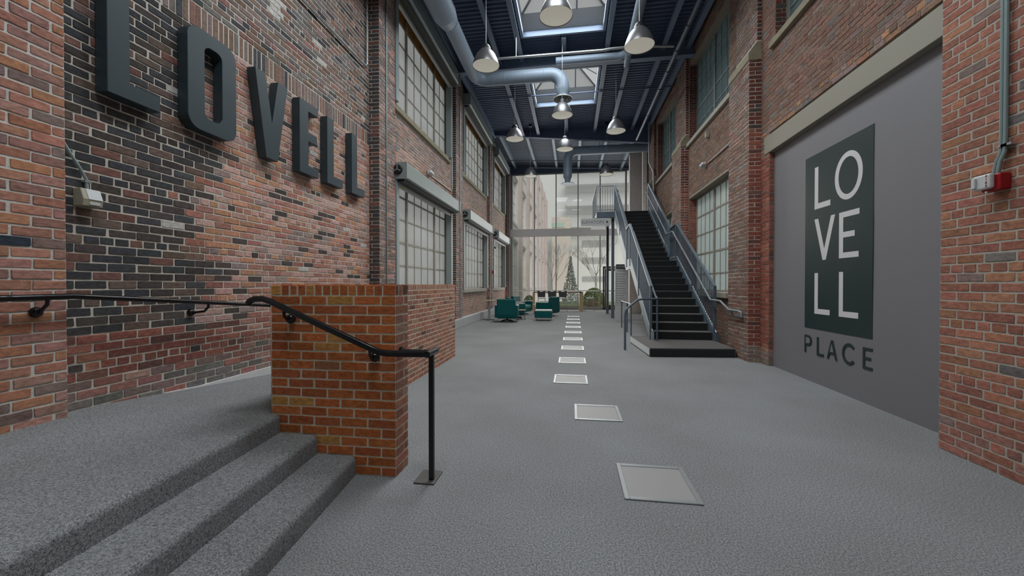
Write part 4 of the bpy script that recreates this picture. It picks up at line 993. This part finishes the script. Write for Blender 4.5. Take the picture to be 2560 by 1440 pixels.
for k in range(13):
    z = 1.80 - 0.092 * k
    MB().box(1.67, 1.73, 15.796, 15.80, z - 0.02, z + 0.02).build('suite_number', 'sign_grey', ds)
    MB().box(1.76, 2.05 - 0.07 * ((k * 7) % 4) / 3, 15.796, 15.80, z - 0.012, z + 0.008).build('tenant_line', 'sign_grey', ds)
MB().box(1.64, 2.14, 15.797, 15.80, 0.60, 0.61).build('joint', 'sign_grey', ds)
dr = thing('door_1', (2.1, 22.8, 0), kind='structure')
f = MB(); f.box(1.70, 1.78, 22.72, 22.82, 0, 2.4); f.box(2.55, 2.63, 22.72, 22.82, 0, 2.4); f.box(1.78, 2.55, 22.72, 22.82, 2.3, 2.4); f.build('door_frame', 'wood_dark', dr)
lf = MB(); lf.box(1.80, 1.92, 22.74, 22.79, 0.02, 2.28); lf.box(2.42, 2.54, 22.74, 22.79, 0.02, 2.28); lf.box(1.92, 2.42, 22.74, 22.79, 0.02, 0.25); lf.box(1.92, 2.42, 22.74, 22.79, 2.15, 2.28)
lf.build('door_leaf', 'wood_dark', dr); MB().box(1.92, 2.42, 22.76, 22.77, 0.25, 2.15).build('pane', 'glass', dr)
MB().tube([(1.86, 22.70, 0.9), (1.86, 22.70, 1.25)], 0.014).build('door_handle', 'chrome', dr)

# ------------------------------------------------------------------ ducts, pipes
def elbow(c, r, a0, a1, fu, fv, n=8): return arc(c, r, a0, a1, n, fu, fv)
dm = thing('air_duct', (-2.7, 11.5, 7.0), 'big round grey duct above the left shutters, turning in to a round diffuser', 'duct')
yD, zD = 11.35, 7.30
MB().tube([(-2.76, 2.0, zD), (-2.76, 8.45, zD)], 0.265, 20).build('wide_duct', 'duct', dm, smooth=True)
MB().tube([(-2.76, 8.45, zD), (-2.74, 8.72, zD), (-2.73, 8.75, zD)], [0.265, 0.215, 0.19], 20).build('reducer', 'duct', dm, smooth=True)
path = [(-2.73, 8.74, zD), (-2.73, 10.0, zD)] + elbow((-2.38, yD - 0.35, zD), 0.35, 180, 90, (1, 0, 0), (0, 1, 0)) + elbow((-0.62, yD, zD - 0.36), 0.36, 90, 0, (1, 0, 0), (0, 0, 1), 10) + [(-0.26, yD, 6.86)]
run = MB().tube(path, 0.185, 20).build('duct_run', 'duct', dm, smooth=True)
for x in (-2.25, -1.9, -1.35, -0.8): MB().lathe([(0.187, 0), (0.191, 0.008), (0.187, 0.016)], (x, yD, zD), 20, 'x').build('seam', 'duct', run)
MB().lathe([(0.192, 6.90), (0.192, 6.80), (0.15, 6.72), (0.15, 6.66)], (-0.26, yD, 0), 20).build('neck', 'beam_pale', dm, smooth=True)
df = MB().lathe([(0.15, 6.68), (0.27, 6.60), (0.275, 6.585), (0.25, 6.58)], (-0.26, yD, 0), 24).build('diffuser', 'mullion', dm, smooth=True)
for r0 in (0.06, 0.12, 0.18, 0.23): MB().lathe([(r0, 6.60), (r0 + 0.028, 6.58), (r0 + 0.02, 6.575), (r0, 6.595)], (-0.26, yD, 0), 24).build('vane', 'mullion', df)
dr2 = thing('air_duct', (1.4, 9.0, 7.2), 'blue grey duct above the right pendant lamps turning in towards the skylights', 'duct')
MB().tube([(1.48, 2.0, 7.61), (1.48, 10.95, 7.61)] + elbow((1.18, 10.95, 7.61), 0.30, 0, 90, (1, 0, 0), (0, 1, 0)) + [(-0.45, 11.25, 7.61)], 0.10, 18).build('duct_run', 'duct', dr2, smooth=True)
MB().tube([(1.48, 11.0, 7.55), (1.48, 11.45, 7.42)], [0.09, 0.07], 14).build('stub', 'duct', dr2, smooth=True)
d3 = thing('air_duct', (1.4, 18.0, 6.0), 'far grey duct from the right wall dropping to a diffuser near the glass', 'duct')
MB().tube([(3.25, 18.2, 7.38), (0.20, 18.2, 7.38)] + elbow((0.20, 18.2, 6.98), 0.40, 90, 180, (1, 0, 0), (0, 0, 1)) + [(-0.20, 18.2, 6.35), (-0.20, 18.2, 6.2)], 0.19, 18).build('duct_run', 'duct', d3, smooth=True)
MB().lathe([(0.2, 6.25), (0.13, 6.1), (0.12, 5.98), (0.3, 5.93), (0.3, 5.91), (0, 5.92)], (-0.20, 18.2, 0), 20).build('diffuser', 'duct', d3, smooth=True)
for x in (1.2, 2.7): MB().tube([(x, 18.2, 7.56), (x, 18.2, zf(x) + 0.2)], 0.012, 6).build('hanger', 'conduit', d3)
sp_ = thing('sprinkler_pipe', (2.6, 9, 7.3), 'blue grey pipe running the length of the ceiling above the right wall', 'pipe')
MB().tube([(2.62, 2.0, 7.3), (2.60, 16.9, 7.3)], 0.055, 12).build('pipe', 'stair_paint', sp_, smooth=True)
for y in (9.6, 10.6, 11.6, 12.6, 14.5): MB().lathe([(0.056, 0), (0.07, 0), (0.07, 0.05), (0.056, 0.05)], (2.61, y, 7.3), 14, 'y').build('coupling', 'stair_paint', sp_)
tag(MB().tube([(-2.15, 10.45, 7.36), (0.75, 10.45, 7.35), (0.95, 10.45, 7.37), (1.6, 10.45, 7.38), (2.5, 10.5, 7.33)], 0.03, 10).build('conduit', 'conduit', smooth=True), 'pale conduit crossing the hall under the ceiling in front of the girder', 'conduit')
tag(MB().tube([(-1.46, 10.45, 7.37), (-1.46, 10.45, 7.93)], 0.014, 8).build('hanger_rod', 'conduit', smooth=True), 'short pale hanger rod above the crossing conduit', 'rod')
tag(MB().tube([(-3.3, 13.8, 7.895), (3.2, 13.8, 7.895)], 0.02, 8).build('sprinkler_pipe', 'ceiling', smooth=True), 'thin dark pipe crossing in front of the farther skylight', 'pipe')
tag(MB().tube([(-3.2, 20.4, 7.78), (3.0, 20.4, 7.48)], 0.022, 8).build('sprinkler_pipe', 'stair_paint', smooth=True), 'nearer thin pipe crossing the far ceiling bay', 'pipe')
tag(MB().tube([(-2.2, 21.6, 7.72), (3.0, 21.6, 7.45)], 0.022, 8).build('sprinkler_pipe', 'stair_paint', smooth=True), 'farther thin pipe crossing the ceiling before the glass wall', 'pipe')
def drop(y, x=3.10, z0=0.0, z1=8.0): return [(x, y, z0), (x, y, z1)]
tag(MB().tube([(3.05, 16.76, 7.9), (3.05, 16.76, 6.3), (3.20, 16.66, 5.9), (3.22, 16.64, 4.7)], 0.035, 10).build('downpipe', 'conduit', smooth=True), 'bent grey downpipe on the right wall above the stair top', 'pipe')
tag(MB().box(3.12, 3.30, 18.6, 18.8, 0.0, 7.6).build('wall_post', 'plaster', bevel=0.004), 'rough grey concrete post on the right wall beyond the stair', 'post')

# ------------------------------------------------------------------ pendant lamps
LAMPS = [(-0.28, 6.95, 'pendant lamp in the middle row, topmost, under the nearer skylight'), (-1.80, 8.30, 'nearest pendant lamp of the left row beside the big duct'), (1.28, 8.05, 'nearest pendant lamp of the right row'),
         (-0.27, 11.02, 'pendant lamp in the middle row under the round duct diffuser'), (-1.80, 12.6, 'second pendant lamp of the left row'), (1.30, 12.4, 'second pendant lamp of the right row'),
         (-0.25, 13.8, 'farthest pendant lamp of the middle row'), (-1.76, 17.0, 'dark farthest pendant lamp of the left row against the glass wall'), (1.42, 17.2, 'farthest pendant lamp of the right row against the glass wall')]
proto = thing('pendant_lamp', (LAMPS[0][0], LAMPS[0][1], 6.0), 'spun metal ' + LAMPS[0][2], 'pendant lamp', 'pendant lamps over the hall')
prof = [(0.285, 0.0), (0.283, 0.02), (0.262, 0.09), (0.235, 0.16), (0.20, 0.23), (0.155, 0.29), (0.115, 0.33), (0.105, 0.34)]
MB().lathe(prof, n=32).build('lamp_shade', 'shade', proto, smooth=True, local=True)
MB().lathe([(0.105, 0.335), (0.10, 0.38), (0.075, 0.43), (0.045, 0.46), (0.0, 0.47)], n=20).build('socket_cap', 'dark_metal', proto, smooth=True, local=True)
MB().lathe([(0.0, -0.008), (0.2, -0.004), (0.279, 0.012)], n=32).build('diffuser', 'lamp_glow', proto, smooth=True, local=True)
MB().tube([(0, 0, 0.46), (0, 0, 2.12)], 0.007, 6).build('cord', 'conduit', proto, local=True)
MB().box(-0.06, 0.06, -0.06, 0.06, 2.1, 2.185).build('ceiling_box', 'dark_metal', proto, local=True)
def lamp_light(x, y):
    l = bpy.data.lights.new('lamp_bulb', 'AREA'); l.shape = 'DISK'; l.size = 0.5; l.energy = 13.0; l.color = (1.0, 0.92, 0.78); l.spread = R(150)
    o = bpy.data.objects.new('lamp_bulb', l); COL.objects.link(o); o.location = (x, y, 5.97)
lamp_light(*LAMPS[0][:2])
for x, y, lb in LAMPS[1:]:
    dup(proto, (x, y, 6.0), label='spun metal ' + lb); lamp_light(x, y)
# ------------------------------------------------------------------ lounge furniture
def armchair(loc, rz, label):
    c = thing('armchair', loc, label, 'armchair', 'teal swivel armchairs of the lounge', rz=rz)
    K = dict(local=True)
    # local: the chair faces +y
    MB().prism([(-0.36, 0.16), (-0.25, 0.16), (-0.22, 0.60), (-0.27, 0.86), (-0.40, 0.86), (-0.40, 0.30)], 'x', -0.345, 0.345).build('backrest', 'teal', c, bevel=0.03, seg=3, **K)
    MB().box(-0.31, 0.31, -0.26, 0.34, 0.30, 0.46).build('seat', 'teal_lit', c, bevel=0.04, seg=3, **K)
    MB().box(-0.33, 0.33, -0.34, 0.33, 0.15, 0.30).build('seat_base', 'teal', c, bevel=0.02, **K)
    for s in (-1, 1):
        x0, x1 = sorted((s * 0.325, s * 0.425))
        a = MB().prism([(-0.36, 0.18), (0.34, 0.18), (0.36, 0.60), (-0.37, 0.64)], 'x', x0, x1).build('armrest', 'teal', c, bevel=0.02, **K)
        MB().box(x0 - 0.004, x1 + 0.004, -0.25, 0.36, 0.605, 0.635).build('arm_pad', 'pale_top', a, bevel=0.008, **K)
    MB().tube([(0, 0, 0.05), (0, 0, 0.16)], 0.03, 12).build('pedestal', 'dark_metal', c, **K)
    for k in range(4):
        a = R(45 + 90 * k)
        MB().tube([(0, 0, 0.075), (0.18 * math.cos(a), 0.18 * math.sin(a), 0.06), (0.33 * math.cos(a), 0.33 * math.sin(a), 0.014)], [0.02, 0.018, 0.013], 8).build('foot', 'dark_metal', c, smooth=True, **K)
    return c
armchair((-2.40, 14.75, 0), R(4), 'teal armchair turned with its back to the viewer, nearest of the lounge')
armchair((-2.33, 16.5, 0), R(-78), 'teal armchair facing right beside the window wall, behind the nearest one')
armchair((-2.30, 18.4, 0), R(-110), 'teal armchair half hidden at the back left of the lounge')
armchair((-1.05, 17.6, 0), R(62), 'teal armchair facing left behind the ottoman')
ot = thing('ottoman', (-1.09, 15.55, 0), 'square teal ottoman with a pale top and metal legs', 'ottoman', rz=R(2))
MB().box(-0.335, 0.335, -0.33, 0.33, 0.125, 0.385).build('body', 'teal', ot, local=True, bevel=0.03, seg=3)
MB().box(-0.325, 0.325, -0.32, 0.32, 0.383, 0.415).build('top_pad', 'pale_top', ot, local=True, bevel=0.014, seg=3)
fr = MB(); fr.box(-0.30, 0.30, -0.30, -0.27, 0.10, 0.125); fr.box(-0.30, 0.30, 0.27, 0.30, 0.10, 0.125); fr.build('under_frame', 'chrome', ot, local=True)
for x in (-0.29, 0.29):
    for y in (-0.285, 0.285): MB().box(x - 0.016, x + 0.016, y - 0.016, y + 0.016, 0, 0.11).build('leg', 'chrome', ot, local=True)
def side_table(loc, h, r, label):
    t = thing('side_table', loc, label, 'side table', 'small round lounge tables')
    MB().lathe([(0, h), (r, h), (r + 0.004, h - 0.012), (r - 0.01, h - 0.024), (0, h - 0.024)], n=28).build('table_top', 'wood', t, local=True, smooth=True)
    for k in range(3):
        a = R(100 + 120 * k); MB().tube([(0.08 * math.cos(a), 0.08 * math.sin(a), h - 0.02), (r * 0.95 * math.cos(a), r * 0.95 * math.sin(a), 0)], 0.012, 8).build('leg', 'dark_metal', t, local=True)
side_table((-1.98, 15.65, 0), 0.40, 0.19, 'low round wood side table with splayed dark legs beside the nearest armchair')
side_table((-1.58, 18.75, 0), 0.46, 0.25, 'round wood side table between the far armchairs')
ts = thing('pedestal_table', (-3.20, 15.4, 0), 'narrow pedestal table with wood top against the left brick wall', 'table')
MB().box(-3.42, -3.02, 15.15, 15.65, 0.755, 0.785).build('table_top', 'wood', ts, bevel=0.004)
MB().box(-3.26, -3.18, 15.36, 15.44, 0.02, 0.755).build('column', 'alu', ts)
for q in ((-3.45, -3.0, 15.38, 15.42), (-3.24, -3.2, 15.15, 15.65)): MB().box(*q, 0.0, 0.022).build('foot', 'dark_metal', ts)

lt = thing('high_table', (-0.75, 21.4, 0), 'long bar height table with wood slab legs in front of the glass wall', 'table')
MB().box(-2.02, 0.50, 21.1, 21.75, 0.965, 1.02).build('table_top', 'wood_dark', lt, bevel=0.004)
MB().box(-2.06, -1.93, 21.1, 21.75, 0.0, 0.965).build('slab_leg', 'wood', lt); MB().box(0.38, 0.58, 21.1, 21.75, 0.0, 1.02).build('slab_leg', 'wood', lt)
def stool(loc, rz, label, mat='chair_grey'):
    s = thing('bar_stool', loc, label, 'bar stool', 'bar stools at the high table', rz=rz)
    K = dict(local=True)
    b = MB(); pts = [(-0.19, 0.74), (0.19, 0.74), (0.215, 1.06), (0.09, 1.06), (0.06, 1.015), (-0.06, 1.015), (-0.09, 1.06), (-0.215, 1.06)]
    b.prism(pts, 'y', -0.215, -0.19).build('backrest', mat, s, **K)
    MB().box(-0.2, 0.2, -0.19, 0.2, 0.66, 0.70).build('seat', 'pale_top', s, bevel=0.012, **K)
    for sx in (-1, 1):
        for sy in (-1, 1):
            MB().tube([(0.17 * sx, 0.16 * sy, 0.67), (0.23 * sx, 0.24 * sy, 0)], 0.011, 6).build('leg', 'chrome', s, **K)
        MB().tube([(0.17 * sx, -0.17, 0.66), (0.18 * sx, -0.205, 0.80)], 0.011, 6).build('back_post', 'chrome', s, **K)
    MB().tube([(-0.21, 0.21, 0.26), (0.21, 0.21, 0.26)], 0.009, 6).build('foot_rest', 'chrome', s, **K)
    return s
stool((-1.56, 20.85, 0), 0, 'grey backed bar stool at the left end of the high table')
stool((-1.02, 20.85, 0), 0, 'grey backed bar stool in the middle of the high table')
stool((-0.47, 20.85, 0), 0, 'grey backed bar stool nearest the right of the three at the high table')
stool((0.92, 21.4, 0), R(88), 'brown backed bar stool at the right end of the high table', 'wood_dark')

# ------------------------------------------------------------------ outside the glass wall
struct(MB().box(-14, 30, 23.3, 90, -0.30, -0.04).build('ground', 'ground'))
struct(MB().box(-2.6, 30, 25.5, 33, -0.039, 0.02).build('ground_lawn', 'grass'))
lb = thing('brick_building', (-3.6, 40, 0), 'haze-paled brick building with tall windows running away left beyond the glass', 'building')
holes = []
for k in range(7):
    y0 = 24.0 + 4.9 * k
    holes += [(y0, y0 + 3.3, 1.2, 4.2), (y0, y0 + 3.3, 5.4, 8.4), (y0, y0 + 3.3, 9.6, 12.4)]
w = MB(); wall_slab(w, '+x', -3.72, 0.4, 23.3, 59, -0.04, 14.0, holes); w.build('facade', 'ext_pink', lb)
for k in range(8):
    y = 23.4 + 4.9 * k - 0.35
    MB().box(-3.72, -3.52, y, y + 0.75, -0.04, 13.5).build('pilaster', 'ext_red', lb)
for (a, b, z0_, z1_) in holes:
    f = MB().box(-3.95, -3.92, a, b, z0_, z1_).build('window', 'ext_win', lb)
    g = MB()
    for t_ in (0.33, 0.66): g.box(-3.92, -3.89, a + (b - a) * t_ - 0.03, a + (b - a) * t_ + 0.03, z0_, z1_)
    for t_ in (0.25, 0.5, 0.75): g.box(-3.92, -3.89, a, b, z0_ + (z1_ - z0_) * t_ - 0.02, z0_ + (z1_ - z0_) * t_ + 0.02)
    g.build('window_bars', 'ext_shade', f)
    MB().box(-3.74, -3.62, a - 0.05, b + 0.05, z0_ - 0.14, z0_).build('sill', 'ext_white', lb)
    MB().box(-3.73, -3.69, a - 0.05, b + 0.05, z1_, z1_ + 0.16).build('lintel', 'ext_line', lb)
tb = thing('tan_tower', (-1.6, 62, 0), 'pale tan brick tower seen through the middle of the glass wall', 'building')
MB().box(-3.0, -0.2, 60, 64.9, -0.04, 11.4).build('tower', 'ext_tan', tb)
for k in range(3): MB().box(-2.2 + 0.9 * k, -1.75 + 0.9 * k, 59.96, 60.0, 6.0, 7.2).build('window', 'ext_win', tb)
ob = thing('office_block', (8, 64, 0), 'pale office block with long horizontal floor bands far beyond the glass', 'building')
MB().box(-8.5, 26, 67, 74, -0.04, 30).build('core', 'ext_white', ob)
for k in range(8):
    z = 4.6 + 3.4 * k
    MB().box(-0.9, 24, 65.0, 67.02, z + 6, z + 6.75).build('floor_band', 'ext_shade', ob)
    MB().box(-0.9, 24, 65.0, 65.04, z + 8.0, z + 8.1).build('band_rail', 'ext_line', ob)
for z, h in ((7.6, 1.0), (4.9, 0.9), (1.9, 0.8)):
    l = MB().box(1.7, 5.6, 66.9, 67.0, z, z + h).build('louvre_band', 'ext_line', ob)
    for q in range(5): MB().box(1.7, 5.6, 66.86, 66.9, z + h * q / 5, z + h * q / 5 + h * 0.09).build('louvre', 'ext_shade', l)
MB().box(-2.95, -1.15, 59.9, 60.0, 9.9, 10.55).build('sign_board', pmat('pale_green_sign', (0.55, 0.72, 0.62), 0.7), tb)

def bare_tree(name, base, h, seed, label, spread=0.32):
    t = thing(name, base, label, 'tree', 'bare trees outside')
    rng = random.Random(seed); tr, br_ = MB(), MB()
    def grow(m, p, d, ln, r, lev):
        q = p + d * ln; mid = p.lerp(q, 0.5) + Vector((rng.uniform(-1, 1), rng.uniform(-1, 1), 0)) * ln * 0.05
        m.tube([p, mid, q], [r, r * 0.85, r * 0.65], 5, False)
        if lev == 0: return
        for k in range(3 if lev > 1 else 4):
            nd = (d + Vector((rng.uniform(-1, 1), rng.uniform(-1, 1), rng.uniform(0.0, 0.55))) * (0.5 + spread)).normalized()
            grow(br_, p.lerp(q, rng.uniform(0.55, 1.0)), nd, ln * rng.uniform(0.55, 0.75), r * 0.55, lev - 1)
    for k in range(2):
        d = Vector((rng.uniform(-0.12, 0.12), rng.uniform(-0.1, 0.1), 1)).normalized()
        grow(tr, Vector(base) + Vector((0.1 * k, 0, 0)), d, h * 0.42, 0.034, 4)
    tr.build('trunk', 'bark', t); br_.build('branches', 'bark', t)
bare_tree('bare_tree', (-1.3, 28.6, 0.0), 5.0, 3, 'slender bare tree left of centre beyond the glass wall')
bare_tree('bare_tree', (1.75, 28.0, 0.0), 5.2, 8, 'slender bare tree on the right beyond the glass, above the green shrub')
def leafy(name, base, rx, rz, n, seed, mat, label, cat, conical=False, size=0.07):
    t = thing(name, base, label, cat)
    rng = random.Random(seed); m = MB()
    for k in range(n):
        if conical:
            z = rng.random() ** 1.2; a = rng.uniform(0, 6.283); rr = rx * (1 - z) * (0.35 + 0.65 * math.sqrt(rng.random())); p = Vector((rr * math.cos(a), rr * math.sin(a), z * rz))
        else:
            a, e = rng.uniform(0, 6.283), rng.random(); rr = rx * math.sqrt(1 - e * e) * rng.uniform(0.75, 1.05); p = Vector((rr * math.cos(a), rr * math.sin(a), e * rz))
        p += Vector(base); u = Vector((rng.gauss(0, 1), rng.gauss(0, 1), rng.gauss(0, 1))).normalized(); v = u.cross(Vector((rng.gauss(0, 1), rng.gauss(0, 1), rng.gauss(0, 1)))).normalized()
        s = size * rng.uniform(0.6, 1.3); b = len(m.v)
        m.v += [tuple(p - u * s), tuple(p + v * s * 0.45), tuple(p + u * s), tuple(p - v * s * 0.45)]; m.f.append((b, b + 1, b + 2, b + 3))
    o = m.build('foliage', mat, t); o['kind'] = 'stuff'
    st = MB()
    for k in range(3): st.tube([(base[0], base[1], base[2]), (base[0] + rng.uniform(-0.3, 0.3) * rx, base[1] + rng.uniform(-0.3, 0.3) * rx, base[2] + rz * 0.8)], [0.03, 0.012], 5)
    st.build('stem', 'bark', t)
leafy('conifer', (-0.10, 29.5, 0.0), 0.75, 3.4, 1100, 1, 'needle', 'small dark conifer beyond the middle of the glass wall', 'tree', True, 0.10)
leafy('shrub', (1.42, 26.6, 0.0), 0.75, 1.15, 3000, 2, 'leaf', 'rounded green shrub beyond the right glass pane', 'shrub')
leafy('shrub', (1.30, 25.25, 0.0), 0.42, 0.42, 900, 4, 'leaf_dry', 'low dry orange brown plant in front of the green shrub', 'shrub', size=0.05)
leafy('shrub', (-2.65, 25.0, 0.0), 0.42, 0.7, 1300, 5, 'leaf', 'small green plant beyond the glass behind the armchairs', 'shrub', size=0.05)
